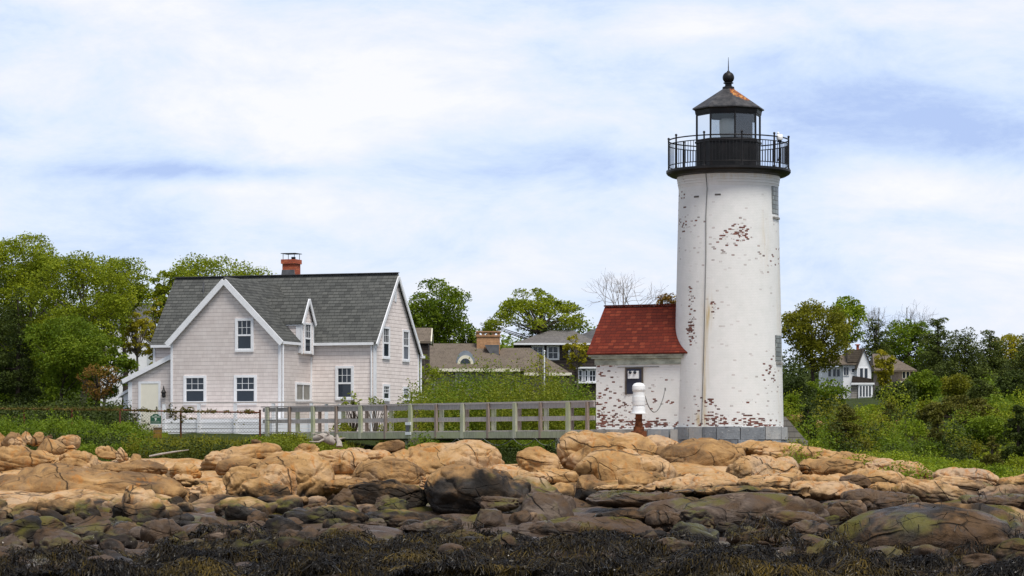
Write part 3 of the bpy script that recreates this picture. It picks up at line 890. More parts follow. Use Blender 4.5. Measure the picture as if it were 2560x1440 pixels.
b = MB(); b.box(.17, .86, .15, .19, 10.88, 11.80); b.build('blackout_panel', MT['black_metal'], LH)
b = MB(); b.box(-.95, -.70, -.1, -.06, 10.88, 11.80); b.build('side_panel', MT['navy_paint'], LH)
b = MB(); b.lathe([(.10, 10.80), (.24, 10.90), (.28, 11.00), (.28, 11.46), (.22, 11.54), (.06, 11.56)], 24, c=(-.06, -.3)); b.build('lens', MT['lens_glass'], LH)
b = MB(); b.lathe([(1.16, 11.86), (1.285, 11.875), (1.285, 11.915), (.21, 12.615)], 8, False, a0=A0); rf = b.build('lantern_roof', MT['lantern_roof_metal'], LH)
b = MB(); b.lathe([(.215, 12.58), (.205, 12.69), (.12, 12.72), (.12, 12.80), (.175, 12.815), (.175, 12.845), (.10, 12.86)], 20, False); b.sphere((0, 0, 13.02), .208, 24)
b.tube([(0, 0, 13.2), (0, 0, 13.25), (0, 0, 13.27), (0, 0, 13.4), (0, 0, 13.74)], [.06, .05, .02, .017, .006], 8); b.build('ventilator_ball', MT['black_metal'], rf)
# windows, vents and the cable down the tower
def on_tower(px, py, d=100.0):
    lx = (px - 1821) / F * d; z = PZ(py, d) - CAMZ; r = 1.935 + (1.745 - 1.935) * (z - .7) / 8.4
    return math.degrees(math.asin(max(-1, min(1, lx / r)))), z, r
def patch(name, px0, px1, y0, y1, mat, out, frame=None):
    p0, _, r = on_tower(px0, y0); p1, _, r = on_tower(px1, y1); z1, z0 = PZ(y0, 99) - CAMZ, PZ(y1, 99) - CAMZ
    b = MB(); n = 6; vs, fs, uv = [], [], []
    for rr in (r - .05, r + out):
        for z in (z0, z1):
            for k in range(n + 1): vs.append((*ngon(rr, p0 + (p1 - p0) * k / n), z))
    m = n + 1
    for k in range(n):
        u0, u1 = R(p1 - p0) * r * k / n, R(p1 - p0) * r * (k + 1) / n
        fs.append((2 * m + k, 2 * m + k + 1, 3 * m + k + 1, 3 * m + k)); uv.append([(u0, 0), (u1, 0), (u1, z1 - z0), (u0, z1 - z0)])
        fs.append((m + k, 3 * m + k, 3 * m + k + 1, m + k + 1)); uv.append(None)
        fs.append((k, k + 1, 2 * m + k + 1, 2 * m + k)); uv.append(None)
    fs += [(0, 2 * m, 3 * m, m), (n, m + n, 3 * m + n, 2 * m + n)]; uv += [None, None]
    b._add(vs, fs, False, uv)
    return b.build(name, MT[mat], LH)
patch('glass_block_window', 1922, 1942.5, 465, 534, 'glass_block', .012)
patch('glass_block_window', 1930.5, 1949.5, 838, 903, 'glass_block', .012)
patch('window_sill', 1925, 1943.5, 541, 546, 'concrete', .05); patch('window_sill', 1933, 1951, 905, 910, 'concrete', .05)
patch('vent', 1730, 1741, 491.5, 495.5, 'vent_grey', .012); patch('vent', 1779, 1793, 488.5, 492.5, 'vent_grey', .012)
b = MB(); pts = []
for i, (px, py) in enumerate([(1759, 432), (1760, 470), (1757, 540), (1757, 640), (1754, 760), (1752, 860), (1749, 960), (1746, 1062)]):
    ph, z, r = on_tower(px, py, 98.3); pts.append((*ngon(r + (.09 if i == 0 else .028), ph), z))
b.tube(pts, .013, 6); b.build('lightning_cable', MT['cable_grey'], LH)
# camera on the gallery
cm = empty('security_camera', (LH.location.x + ngon(2.13, 52)[0], 100 + ngon(2.13, 52)[1], CAMZ + 9.76), 0, 'white dome camera fixed to the black gallery railing', 'camera')
b = MB(); b.tube([(0, 0, 0), (0, 0, .9)], .022, 6); b.tube([(-.05, 0, .2), (.04, -.03, .45)], .03, 6); b.tube([(-.04, 0, .35), (.05, 0, .3)], .03, 6); b.build('bracket', MT['black_metal'], cm)
b = MB(); b.lathe([(.03, .9), (.05, 1.08), (.10, 1.12), (.115, 1.0), (.10, .93)], 16); b.sphere((-.05, 0, 1.16), .05, 10); b.build('housing', MT['horn_white'], cm)
b = MB(); b.sphere((0, 0, .90), .075, 12); b.build('dome_window', MT['window_glass'], cm)

# ------------------------------------------------------------------ brick entry shed
SH = empty('brick_shed', (PX(1821, 100), 100, CAMZ), R(-25), 'low white brick shed with steep red tiled roof joined to the tower', 'shed')
shed_bl = []
def sx(px): # pixel -> local x on the front wall
    return (7111 * (7.608 - .592) - (px - 1280) * 98.731) / (-(px - 1280) * .4226 - 7111 * .9063)
def _sb(px, py, w, h, a): return (sx(px), PZ(py, 99.8) - CAMZ, w / 64, h / 71, a)
shed_bl = [_sb(1500, 1050, 20, 30, 0.42), _sb(1560, 1050, 60, 24, 0.31), _sb(1640, 1058, 60, 12, 0.42), _sb(1500, 950, 10, 60, 0.20), _sb(1510, 1000, 30, 30, 0.23), _sb(1575, 1010, 30, 20, 0.20), _sb(1630, 1000, 24, 22, 0.14), _sb(1655, 945, 12, 7, 0.34), _sb(1520, 905, 20, 5, 0.27), _sb(1680, 1005, 12, 6, 0.34), _sb(1530, 930, 30, 30, 0.10), _sb(1600, 1064, 120, 6, 0.34)]
mk('shed_brick', brick_paint(shed_bl, [_sb(1563, 930, 3, 18, .8), _sb(1612, 930, 5, 18, .9)]))
b = MB(); b.prism([(-1.4, .66), (1.4, .66), (1.4, 3.30), (0, 4.77), (-1.4, 3.30)], 'x', -4.46, -1.0); b.build('wall', MT['shed_brick'], SH)
b = MB(); b.prism([(-1.65, 3.335), (0, 5.06), (1.65, 3.335), (1.65, 3.375 - .09), (0, 4.94), (-1.65, 3.375 - .09)], 'x', -4.72, -.85)
b.build('roof', MT['red_shingles'], SH)
b = MB(); b.beam((-4.73, 0, 5.09), (-1.2, 0, 5.09), .16, .05); b.build('ridge_cap', MT['red_shingles'], SH)
b = MB(); b.box(-4.68, -1.1, -1.60, -1.30, 3.22, 3.285); b.box(-4.60, -1.1, -1.54, -1.36, 3.145, 3.218); b.box(-4.49, -1.15, -1.435, -1.36, 2.93, 3.143)
b.box(-4.50, -4.462, -1.44, 1.44, 2.93, 3.14); b.build('cornice', MT['frieze'], SH)
x0, x1 = sx(1565), sx(1607)
b = MB(); b.box(x0, x1, -1.425, -1.38, 1.90, 2.81); w = b.build('window', MT['navy_paint'], SH)
b = MB()
for q in ((x0 - .02, x0 + .03), (x1 - .03, x1 + .02)): b.box(*q, -1.445, -1.40, 1.88, 2.83)
b.box(x0 + .031, x1 - .031, -1.445, -1.40, 2.79, 2.83); b.build('window_frame', MT['wood_dark'], w)
lb = MB(); lb.box(x0 + .11, x1 - .13, -1.50, -1.426, 2.44, 2.71); lo = lb.build('light_box', MT['horn_white'], SH)
lb = MB()
for q in (x0 + .20, x0 + .38): lb.sphere((q, -1.505, 2.66), .06, 10)
lb.build('lamp_head', MT['window_glass'], lo)
b = MB(); b.box(x0 - .32, x1 + .62, -1.418, -1.39, 2.835, 2.862); b.build('lintel_bar', MT['concrete'], SH)
b = MB(); b.box(-4.60, -2.52, -1.56, 1.56, -.4, .655); b.build('footing', MT['concrete'], SH)
b = MB(); xx = -2.51
while xx < -1.35:
    w_ = rg.uniform(.5, .85); b.box(xx, xx + w_ - .02, -1.60 + rg.uniform(-.02, .02), -1.0, -.5, .14); b.box(xx + .1, xx + w_ + .05, -1.61 + rg.uniform(-.02, .02), -1.0, .155, .66 + rg.uniform(-.01, .01)); xx += w_ + .03
b.build('granite_course', MT['granite_blocks'], SH)
fl = empty('floodlight', (*(SH.matrix_basis @ Vector((-1.86, -.62, 0))).to_2d(), CAMZ + 4.27), 0, 'small white floodlight where the red roof meets the tower', 'floodlight')
b = MB(); b.tube([(0, .06, 0), (0, -.06, -.03)], [.05, .075], 10); b.build('lamp', MT['horn_white'], fl); b = MB(); b.tube([(0, 0, 0), (.05, .1, .1)], .015, 6); b.build('bracket', MT['cable_grey'], fl)

# ------------------------------------------------------------------ fog horn on its rusty post
FD = 97.3; fx, fz = PX(1597, FD), PZ(1093, FD)
FH = empty('fog_horn', (fx, FD, fz), 0, 'white cylindrical fog horn on a rusty steel post in front of the shed', 'fog horn')
k = FD / F
def hz_(py): return PZ(py, FD) - fz
b = MB(); b.lathe([(20 * k, -.15), (20 * k, hz_(1078)), (13.5 * k, hz_(1077)), (13.5 * k, hz_(1066))], 20, False); b.lathe([(8.5 * k, hz_(1078)), (8.5 * k, hz_(1034))], 18)
for q in range(4): b.cbox((12 * k * math.cos(q * 1.57 + .8), 12 * k * math.sin(q * 1.57 + .8), hz_(1068)), (.03, .03, .3))
b.build('post', MT['rust'], FH)
b = MB(); b.lathe([(22 * k, hz_(1035)), (22 * k, hz_(1032.5)), (17 * k, hz_(1032)), (16 * k, hz_(1018)), (14.6 * k, hz_(1017.5)), (14.6 * k, hz_(1013)), (16 * k, hz_(1012.5)), (16.5 * k, hz_(1004.5)), (15.6 * k, hz_(1004)), (15.6 * k, hz_(1003)), (16.5 * k, hz_(1002.5)), (16.3 * k, hz_(991)), (14.6 * k, hz_(990.5)), (14.6 * k, hz_(982)), (14 * k, hz_(981.5)), (16.5 * k, hz_(975)), (16.5 * k, hz_(974.4)), (15.7 * k, hz_(974)), (15.7 * k, hz_(973)), (16.6 * k, hz_(972.6)), (16.2 * k, hz_(965)), (12 * k, hz_(959)), (6 * k, hz_(957)), (.01, hz_(956.7))], 32, False)
b.build('horn_body', MT['horn_white'], FH)
b = MB(); A, C_ = Vector((16 * k, 0, hz_(990))), Vector((PX(1663, 98.9) - fx, 98.9 - FD, PZ(973, 98.9) - fz))
pts = [A.lerp(C_, i / 12) + Vector((0, -.05 * math.sin(3.14 * i / 12), -.62 * (1 - (2 * i / 12 - 1) ** 2) - .05)) for i in range(13)]; pts[0] = A; pts[-1] = C_
b.tube(pts, .016, 6); b.cbox(C_, (.05, .05, .10)); b.build('hose', MT['cable_grey'], FH)

# ------------------------------------------------------------------ keeper's house
TH = 19.0; K = Vector((PX(938, 126), 126, CAMZ + .65)); ex = Vector((math.cos(R(TH)), -math.sin(R(TH)))); ey = Vector((math.sin(R(TH)), math.cos(R(TH))))
HS = empty('shingled_house', K, R(-TH), 'pale pink shingled cottage with grey roof, front gable and brick chimney', 'house')
def hx(px, ly):   # local x where a pixel column meets the plane y = ly
    q = (px - 1280) / F; return (q * (K.y + ly * ey.y) - K.x - ly * ey.x) / (ex.x - q * ex.y)
def hy(px, lx):
    q = (px - 1280) / F; return (q * (K.y + lx * ex.y) - K.x - lx * ex.x) / (ey.x - q * ey.y)
def hz(py, lx, ly): return PZ(py, K.y + lx * ex.y + ly * ey.y) - K.z
ZE, ZR, YR, YB, XL = 4.13, 7.11, 2.53, 5.37, -10.85
sl = (ZR - ZE) / YR; ZB = ZR - (YB - YR) * sl
WX0, WX1, WY = -8.29, -3.07, -3.46; WC = (WX0 + WX1) / 2; WZ, WE = 6.72, 4.10; wsl = (WZ - WE) / ((WX1 - WX0) / 2)
b = MB(); b.prism([(0, -.6), (YB, -.6), (YB, ZB - .02), (YR, ZR - .02), (0, ZE - .02)], 'x', XL, 0); b.build('main_wall', MT['siding'], HS)
b = MB(); b.prism([(WX0, -.6), (WX1, -.6), (WX1, WE - .02), (WC, WZ - .02), (WX0, WE - .02)], 'y', WY, .6); b.build('wing_wall', MT['siding'], HS)
def gable_roof_x(name, x0, x1, yf, zf, yr, zr, yb, zb, th, mat, par):
    b = MB(); b.prism([(yf, zf), (yr, zr), (yb, zb), (yb, zb + th), (yr, zr + th * 1.5), (yf, zf + th)], 'x', x0, x1); return b.build(name, MT[mat], par)
oh = .14
gable_roof_x('main_roof', XL - .13, .11, -oh, ZE - oh * sl, YR, ZR, YB + oh, ZB - oh * sl, .09, 'grey_shingles', HS)
b = MB(); hw_ = (WX1 - WX0) / 2 + .15; b.prism([(WC - hw_, WZ - hw_ * wsl), (WC, WZ), (WC + hw_, WZ - hw_ * wsl), (WC + hw_, WZ - hw_ * wsl + .085), (WC, WZ + .125), (WC - hw_, WZ - hw_ * wsl + .085)], 'y', WY - .12, 2.25)
b.build('wing_roof', MT['grey_shingles'], HS)
b = MB(); b.beam((XL - .14, YR, ZR + .15), (.12, YR, ZR + .15), .26, .035); b.build('ridge_cap', MT['slate_shingles'], HS)
b = MB()   # rake boards, fascias and corner boards
def rake_y(b, xa, za, xb, zb, y, w=.20, t=.05): b.beam((xa, y, za), (xb, y, zb), t, w, up=Vector((-(zb - za), 0, xb - xa)) if xb > xa else Vector((zb - za, 0, xa - xb)))
def rake_x(b, ya, za, yb, zb, x, w=.16, t=.05): b.beam((x, ya, za), (x, yb, zb), t, w, up=Vector((0, -(zb - za), yb - ya)))
rake_y(b, WC - hw_, WZ - hw_ * wsl - .06, WC, WZ - .06, WY - .16, .24, .07); rake_y(b, WC, WZ - .06, WC + hw_, WZ - hw_ * wsl - .06, WY - .163, .24, .07)
rake_x(b, -oh, ZE - oh * sl - .05, YR, ZR - .05, .14); rake_x(b, YR, ZR - .05, YB + oh, ZB - oh * sl - .05, .143)
b.box(WX1 + .05, -.02, -.22, -.10, ZE - .22, ZE - .10); b.box(XL - .05, WX0 - .05, -.22, -.10, ZE - .22, ZE - .10)
b.box(WX1 + .06, WX1 + .155, WY - .02, -.23, WE - .22, WE - .10); b.box(WX0 - .2, WX0 - .06, WY - .02, -.3, WE - .22, WE - .10)
b.box(.08, .22, YB + .02, YB + .3, ZB - .28, ZB - .16)
for x, y, h in ((0, 0, ZE), (WX0, WY, WE), (WX1, WY, WE)):
    sg = 1 if x >= WX1 else -1
    b.box(x - .08 if sg > 0 else x - .025, x + .025 if sg > 0 else x + .08, y - .025, y, -.3, h - .1)
    b.box(x if sg > 0 else x - .025, x + .025 if sg > 0 else x, y + .001, y + .10, -.3, h - .1)
b.box(XL - .02, XL + .09, -.03, -.001, -.3, ZE - .1); b.box(0.001, .03, YB - .1, YB + .02, -.3, ZB - .1)
b.box(WX1 + .001, WX1 + .05, -.09, -.005, -.3, 3.4)
b.tube([(WX1 + .10, WY + .10, -.2), (WX1 + .10, WY + .10, WE - .2)], .04, 8); b.tube([(-.16, -.06, -.2), (-.16, -.06, ZE - .2)], .04, 8); b.tube([(.08, YB + .12, -.2), (.08, YB + .12, ZB - .3)], .04, 8)
b.build('white_trim', MT['white_trim'], HS)
def window(parent, M, w, h, kind='six', cas=.105, trim='white_trim'):
    """sash window; the opening is w x h, its sill centre at the origin of M, looking along -y"""
    b = MB(); b.M = M
    b.box(-w/2 - cas, -w/2, -.05, 0, 0, h + cas); b.box(w/2, w/2 + cas, -.05, 0, 0, h + cas)
    b.box(-w/2 - .0, w/2, -.05, 0, h, h + cas); b.box(-w/2 - cas, w/2 + cas, -.06, 0, -cas * .9, 0)
    if kind == 'six':
        b.box(-w/2, w/2, -.034, -.005, h * .47, h * .53); s_ = .018
        for k in (1, 2): b.box(-w/2 + w * k / 3 - s_/2, -w/2 + w * k / 3 + s_/2, -.030, -.005, h * .53, h)
        b.box(-w/2, w/2, -.028, -.005, h * .765 - s_/2, h * .765 + s_/2)
        for q in (-1, 1): b.box(q * w/2 - .03 * (q > 0), q * w/2 + .03 * (q < 0), -.036, -.005, 0, h)
        b.box(-w/2, w/2, -.035, -.004, 0, .05)
    elif kind == 'slide': b.box(-.03, .03, -.034, -.005, 0, h)
    elif kind == 'four': b.box(-.02, .02, -.034, -.005, 0, h); b.box(-w/2, w/2, -.03, -.005, h/2 - .02, h/2 + .02)
    o = b.build('window', MT[trim], parent)
    g = MB(); g.M = M; g.box(-w/2, w/2, -.016, 0.002, 0, h); g.build('pane', MT['window_glass' if kind != 'slide' else 'pane_grey_inside'], o)
    return o
def win_front(px0, px1, y0, y1, ly, kind='six', cas=.105, lxo=None):
    x0, x1 = hx(px0, ly), hx(px1, ly); xm = (x0 + x1) / 2
    return window(HS, Matrix.Translation((xm, ly, hz(y1, xm, ly))), x1 - x0 , hz(y0, xm, ly) - hz(y1, xm, ly), kind, cas)
def win_side(px0, px1, y0, y1, lx, kind='six', cas=.10):
    a, c = hy(px0, lx), hy(px1, lx); ym = (a + c) / 2
    return window(HS, Matrix.Translation((lx, ym, hz(y1, lx, ym))) @ Matrix.Rotation(R(90), 4, 'Z'), c - a, hz(y0, lx, ym) - hz(y1, lx, ym), kind, cas)
win_front(594, 629, 802, 874, WY); win_front(465, 511, 945, 1006, WY); win_front(591, 637, 944, 1006, WY)
win_front(844.5, 879.5, 921, 995, 0)
win_side(957.5, 971, 822, 893, 0); win_side(1007.5, 1020, 830, 900, 0); win_side(958, 971, 966, 998, 0, cas=.1); win_side(1008, 1020, 972, 998, 0)
win_side(740, 773, 962, 999, WX1, 'slide', .10)
# wall dormer on the wing
dy0, dy1, dz, de = -1.46, -.20, 5.93, 4.95; dm = (dy0 + dy1) / 2
b = MB(); b.prism([(dy0, 3.55), (dy1, 3.55), (dy1, de), (dm, dz - .04), (dy0, de)], 'x', -4.9, WX1 + .16); b.build('dormer_wall', MT['siding'], HS)
dsl = (dz - de) / (dm - dy0)
b = MB(); e = .09; b.prism([(dy0 - e, de - e * dsl), (dm, dz), (dy1 + e, de - e * dsl), (dy1 + e, de - e * dsl + .10), (dm, dz + .11), (dy0 - e, de - e * dsl + .10)], 'x', -5.2, WX1 + .24)
b.build('dormer_roof', MT['grey_shingles'], HS)
b = MB(); rake_x(b, dy0 - e, de - e * dsl, dm, dz - .01, WX1 + .27, .16, .05); rake_x(b, dm, dz - .01, dy1 + e, de - e * dsl, WX1 + .273, .16, .05)
b.box(-4.3, WX1 + .15, dy0 - .06, dy0 - .002, de - .20, de - .08)
for y in (dy0, dy1): b.box(WX1 + .161, WX1 + .195, y - .06, y + .06, 3.50, de)
b.box(WX1 - .10, WX1 + .16, dy0 - .03, dy0 - .002, 3.55, de - .21); b.build('dormer_trim', MT['white_trim'], HS)
window(HS, Matrix.Translation((WX1 + .162, dm, 3.60)) @ Matrix.Rotation(R(90), 4, 'Z'), .62, 1.22, 'six', .08)
# chimney and pipes
cxx = hx(729, YR + .45)
b = MB(); b.box(cxx - .31, cxx + .31, YR + .1, YR + .75, ZR - .3, ZR + .68); b.box(cxx - .36, cxx + .36, YR + .05, YR + .80, ZR + .68, ZR + .88); ch = b.build('chimney', MT['chimney_brick'], HS)
b = MB(); b.prism([(cxx - .36, ZR), (cxx + .34, ZR), (cxx + .30, ZR + .40), (cxx - .30, ZR + .40)], 'y', YR + .03, YR + .098); b.build('flashing', MT['flashing'], ch)
b = MB()
for q in (-1, 1):
    for w_ in (.12, .72): b.tube([(cxx + q * .28, YR + w_, ZR + .88), (cxx + q * .28, YR + w_, ZR + 1.14)], .014, 5)
b.box(cxx - .37, cxx + .37, YR + .04, YR + .80, ZR + 1.14, ZR + 1.165); b.box(cxx + .05, cxx + .2, YR + .3, YR + .45, ZR + .88, ZR + 1.0); b.build('chimney_cap', MT['black_metal'], ch)
px_ = hx(509, 1.9); b = MB(); b.tube([(px_, 1.9, ZE + 1.9 * sl - .1), (px_, 1.9, ZE + 1.9 * sl + .62)], .045, 8); b.build('vent_pipe', MT['flashing'], HS)
b = MB(); yy = hy(988, 0); b.box(.005, .03, yy - .11, yy + .11, 5.95, 6.45); b.build('attic_vent', MT['white_trim'], HS)
# lean-to with the door
LX0, LY = -10.5, -3.2
zt_, zl_ = 3.42, 2.42
b = MB(); b.prism([(LX0, -.6), (WX0 - .002, -.6), (WX0 - .002, zt_ - .05), (LX0, zl_ - .05)], 'y', LY, -.3); b.build('entry_wall', MT['siding'], HS)
b = MB(); b.prism([(LX0 - .22, zl_ - .13), (WX0 - .03, zt_ - .03), (WX0 - .03, zt_ + .06), (LX0 - .22, zl_ - .04)], 'y', LY - .1, -.2); b.build('entry_roof', MT['grey_shingles'], HS)
b = MB(); rake_y(b, LX0 - .25, zl_ - .12, WX0 - .04, zt_ - .02, LY - .13, .20, .05)
b.box(LX0 - .02, LX0 + .17, LY - .026, LY - .001, -.4, zl_ - .15); b.box(LX0 - .3, LX0 - .2, LY - .1, -.3, zl_ - .2, zl_ - .1)
dx0, dx1 = hx(353, LY), hx(397, LY); dz1 = hz(959, dx0, LY)
for q in ((dx0 - .12, dx0), (dx1, dx1 + .10)): b.box(*q, LY - .045, LY - .001, -.3, dz1 + .1)
b.box(dx0, dx1, LY - .045, LY - .001, dz1, dz1 + .1); b.build('entry_trim', MT['white_trim'], HS)
b = MB(); b.box(dx0, dx1, LY - .03, LY - .002, -.25, dz1); d_ = b.build('door', MT['cream_door'], HS)
b = MB(); b.sphere((dx1 - .08, LY - .06, dz1 - 1.05), .03, 8); b.build('door_knob', MT['black_metal'], d_)
b = MB(); b.prism([(LX0 - .52, -.6), (LX0 - .003, -.6), (LX0 - .003, 1.95), (LX0 - .52, 1.72)], 'y', LY + .5, -1.0); b.build('bulkhead_wall', MT['white_trim'], HS)
b = MB(); b.prism([(LX0 - .72, 1.60), (LX0 - .003, 1.97), (LX0 - .003, 2.09), (LX0 - .72, 1.72)], 'y', LY + .35, -.9); b.build('bulkhead_roof', MT['white_trim'], HS)
b = MB(); b.box(.03, .75, YB - .4, YB + .3, 1.55, 1.72); b.box(.6, .7, YB - .3, YB - .2, -.5, 1.55); b.build('porch_roof', MT['white_trim'], HS)
sc_x = hx(413, LY); b = MB(); sz_ = hz(990, sc_x, LY)
b.lathe([(.02, sz_ - .08), (.10, sz_ - .02), (.09, sz_ + .12), (.13, sz_ + .16), (.03, sz_ + .30), (.02, sz_ + .42)], 8, False, (sc_x, LY - .16)); b.tube([(sc_x, LY, sz_ + .1), (sc_x, LY - .16, sz_ + .45)], .02, 6)
b.build('wall_lantern', MT['black_metal'], HS)
b = MB(); b.prism([(XL - .05, .5), (-.02, .5), (-.02, .6), (XL - .05, .6)], 'y', -.05, -.04)
# deck rail in front of the cottage
DY = -4.8
DK = empty('deck', K, R(-TH), 'white skirted deck with square posts and a grey top rail before the cottage', 'deck')
pxs = [412, 499, 590, 685]
b = MB(); xa, xb = hx(409, DY), hx(782, DY); b.box(xa, xb, DY + .02, WY - .05, .50, .62); b.build('deck_floor', MT['white_trim'], DK)
b = MB(); 
for q in range(4): b.box(xa, xb, DY - .01, DY + .02, -.12 + q * .16, .025 + q * .16)
b.build('skirt', MT['white_trim'], DK)
for p in pxs + [780]:
    b = MB(); x = hx(p, DY); b.box(x - .065, x + .065, DY - .12, DY - .015, -.1, 1.27); b.build('post', MT['white_trim'], DK)
b = MB(); b.box(xa - .05, xb + .05, DY - .13, DY + .0, 1.28, 1.345); b.beam((xb, DY - .06, 1.31), (hx(850, -3.6), -3.6, 1.27), .12, .06); b.build('top_rail', MT['wood_grey'], DK)
for p, q in ((816, -4.1), (849, -3.65)):
    b = MB(); x = hx(p, q); b.box(x - .06, x + .06, q - .06, q + .06, -.1, 1.24); b.build('post', MT['white_trim'], DK)

# ------------------------------------------------------------------ footbridge
B0 = Vector((PX(665, 115.3), 115.3, CAMZ)); B1 = Vector((PX(1486, 100.6), 100.6, CAMZ)); bu = (B1 - B0).normalized(); bv = Vector((-bu.y, bu.x, 0)); BL = (B1 - B0).length
FB = empty('footbridge', B0, math.atan2(bu.y, bu.x), 'weathered wooden footbridge with plank railings leading to the tower shed', 'footbridge')
posts_px = [672, 727, 786, 844, 905, 967, 1030, 1094, 1160, 1224, 1291, 1355, 1424, 1472]
def bt(px):  # distance along the bridge for a pixel column
    q = (px - 1280) / F; return (q * B0.y - B0.x) / (bu.x - q * bu.y)
for side, yo in (('n', 0.0), ('f', 1.35)):
    m1, m2 = MB(), MB(); s_ = 1 if side == 'f' else -1
    m1.box(-.25, BL, yo - .08, yo + .08, 1.645, 1.685); m1.box(-.2, BL, yo - .018, yo + .018, 1.46, 1.62); m1.box(-.2, BL, yo - .018, yo + .018, 1.0, 1.145)
    m1.build('railing', MT['wood_grey'], FB)
    for i, px in enumerate(posts_px):
        t_ = bt(px) + (0 if side == 'n' else .05); big = i % 2 == 0
        w_ = .085 if big else .055; lo = .36
        if i < 3: lo = -.2
        m = MB(); m.box(t_ - w_, t_ + w_, yo + s_ * .022 - (.10 if s_ < 0 else 0), yo + s_ * .022 + (.10 if s_ > 0 else 0), lo, 1.642)
        m.build('railing_post', MT['wood_green' if big else 'wood_brown'], FB)
    m2.box(2.2, BL - .02, yo - .06 + s_ * .05, yo + .06 + s_ * .05, .36, .60); m2.build('side_beam', MT['wood_beam'], FB)
m = MB(); t_ = -.2
while t_ < BL - .1:
    m.box(t_, t_ + .135, -.02, 1.37, .605 + rg.uniform(-.004, .004), .645); t_ += .145
m.build('deck_planks', MT['wood_grey'], FB)
m = MB(); m.box(2.0, BL, .25, .4, .30, .60); m.box(2.0, BL, .95, 1.1, .30, .60); m.build('joists', MT['wood_dark'], FB)
for px, yo in ((1394, .0), (1410, 1.2), (1000, .3)):
    t_ = bt(px); m = MB(); m.box(t_ - .09, t_ + .09, yo - .02, yo + .16, -1.2 if px > 1100 else .0, .36); m.build('support_leg', MT['wood_green'], FB)
m = MB(); t_ = bt(1410); m.box(t_ - .2, t_ + .2, -.10, 1.5, .22, .355); m.build('bearer', MT['wood_brown'], FB)
m = MB(); t_ = bt(1040); m.box(t_ - .35, t_ + .35, -.1, 1.4, .12, .355); m.build('bearer', MT['wood_brown'], FB)
cb = MB()
for a, c in ((1080, 1150), (1150, 1215), (1215, 1290), (1290, 1345), (1345, 1400), (1400, 1440)):
    ta, tb = bt(a), bt(c); cb.tube([(ta + (tb - ta) * i / 8, -.14, .36 - .26 * (1 - (2 * i / 8 - 1) ** 2)) for i in range(9)], .012, 5)
cb.build('hanging_cable', MT['cable_grey'], FB)
nb = empty('notice_boards', B0 + bu * bt(1028), math.atan2(bu.y, bu.x), 'pair of small white boards fixed to a footbridge post', 'sign')
for z in (.92, .55):
    m = MB(); m.box(-.16, .16, -.17, -.13, z - .05, z + .06); m.build('board', MT['horn_white'], nb)
m = MB(); m.box(-.14, .06, -.16, -.135, .612, .865); m.build('back_plate', MT['flashing'], nb)

# ------------------------------------------------------------------ wire fence along the bank
FE = empty('wire_fence', (0, 0, 0), 0, 'rusty pipe and wire mesh fence overgrown with creeper before the cottage', 'fence')
fd = 115.5; fpts = [P(-60, 1021, fd + 1), P(300, 1025, fd + .5), P(452, 1029, fd), P(650, 1031, fd - .3)]
m = MB(); m.tube(fpts, .030, 8); m.build('top_rail', MT['rusty_pipe'], FE)
for p in (60, 180, 300, 452, 650):
    m = MB(); q = P(p, 1020 + p * .012, fd); g_ = gz1(q.x, fd); m.tube([(q.x, fd, g_ - .3), (q.x, fd, q.z + (.06 if p > 600 else .0))], .042, 8); m.build('fence_post', MT['rusty_pipe'], FE)
m = MB()
xa, xb = PX(300, fd), PX(650, fd); zt0, zb0 = PZ(1029, fd), PZ(1082, fd); n = int((xb - xa) / .125); hgt = zt0 - zb0
for i in range(-int(hgt / .125), n):
    for s_ in (1, -1):
        x0 = xa + i * .125 if s_ > 0 else xa + i * .125 + hgt; x1 = x0 + s_ * hgt
        a, c = (x0, zb0), (x1, zt0)
        lo, hi = max(min(x0, x1), xa), min(max(x0, x1), xb)
        if hi - lo < .05: continue
        f0, f1 = (lo - x0) / (x1 - x0), (hi - x0) / (x1 - x0)
        m.tube([(lo, fd - .04, zb0 + hgt * f0), (hi, fd - .04, zb0 + hgt * f1)], .0035, 3, caps=False)
for py in (1058, 1072, 1081): m.tube([P(345, py + 2, fd), P(650, py - 1, fd)], .009, 4)
m.build('wire_mesh', MT['wire'], FE)
gt = empty('garden_gate', P(663, 1078, 114.5), R(-12), 'narrow wire gate in a pipe frame at the start of the footbridge', 'gate')
m = MB(); gh = (1078 - 1018) / F * 114.5; gw = .46
m.tube([(0, 0, -.3), (0, 0, gh), (gw, 0, gh), (gw, 0, -.2)], .022, 6); m.tube([(0, 0, .45), (gw, 0, .45)], .015, 6); m.tube([(gw + .05, 0, -.3), (gw + .05, 0, gh + .04)], .025, 6); m.build('frame', MT['cable_grey'], gt)
m = MB()
for i in range(5): m.tube([(gw * i / 5, 0, 0), (gw * i / 5, 0, gh)], .005, 3); 
for i in range(9): m.tube([(0, 0, gh * i / 9), (gw, 0, gh * i / 9)], .005, 3)
m.build('wire_mesh', MT['wire'], gt)
sd = 115.2; sg = empty('sign', P(390, 1060, sd), 0, 'small dark green sign with white bird emblem hung on the wire fence', 'sign')
k = sd / F
m = MB(); m.prism([(-13.5 * k, 0), (13.5 * k, 0), (13.5 * k, 20 * k), (9 * k, 21 * k), (6 * k, 24.5 * k), (0, 25.5 * k), (-6 * k, 24.5 * k), (-9 * k, 21 * k), (-13.5 * k, 20 * k)], 'y', -.10, -.075); m.build('board', MT['sign_green'], sg)
m = MB(); 
def rows(z, x0, x1, h, n):
    w_ = (x1 - x0) / n
    for i in range(n): m.box((x0 + i * w_) * k, (x0 + (i + .72) * w_) * k, -.104, -.1005, z * k, (z + h) * k)
rows(20.6, -2.6, 3, 1.3, 3); rows(16.8, -9.5, 10.5, 1.5, 10); m.build('lettering', MT['sign_white'], sg)
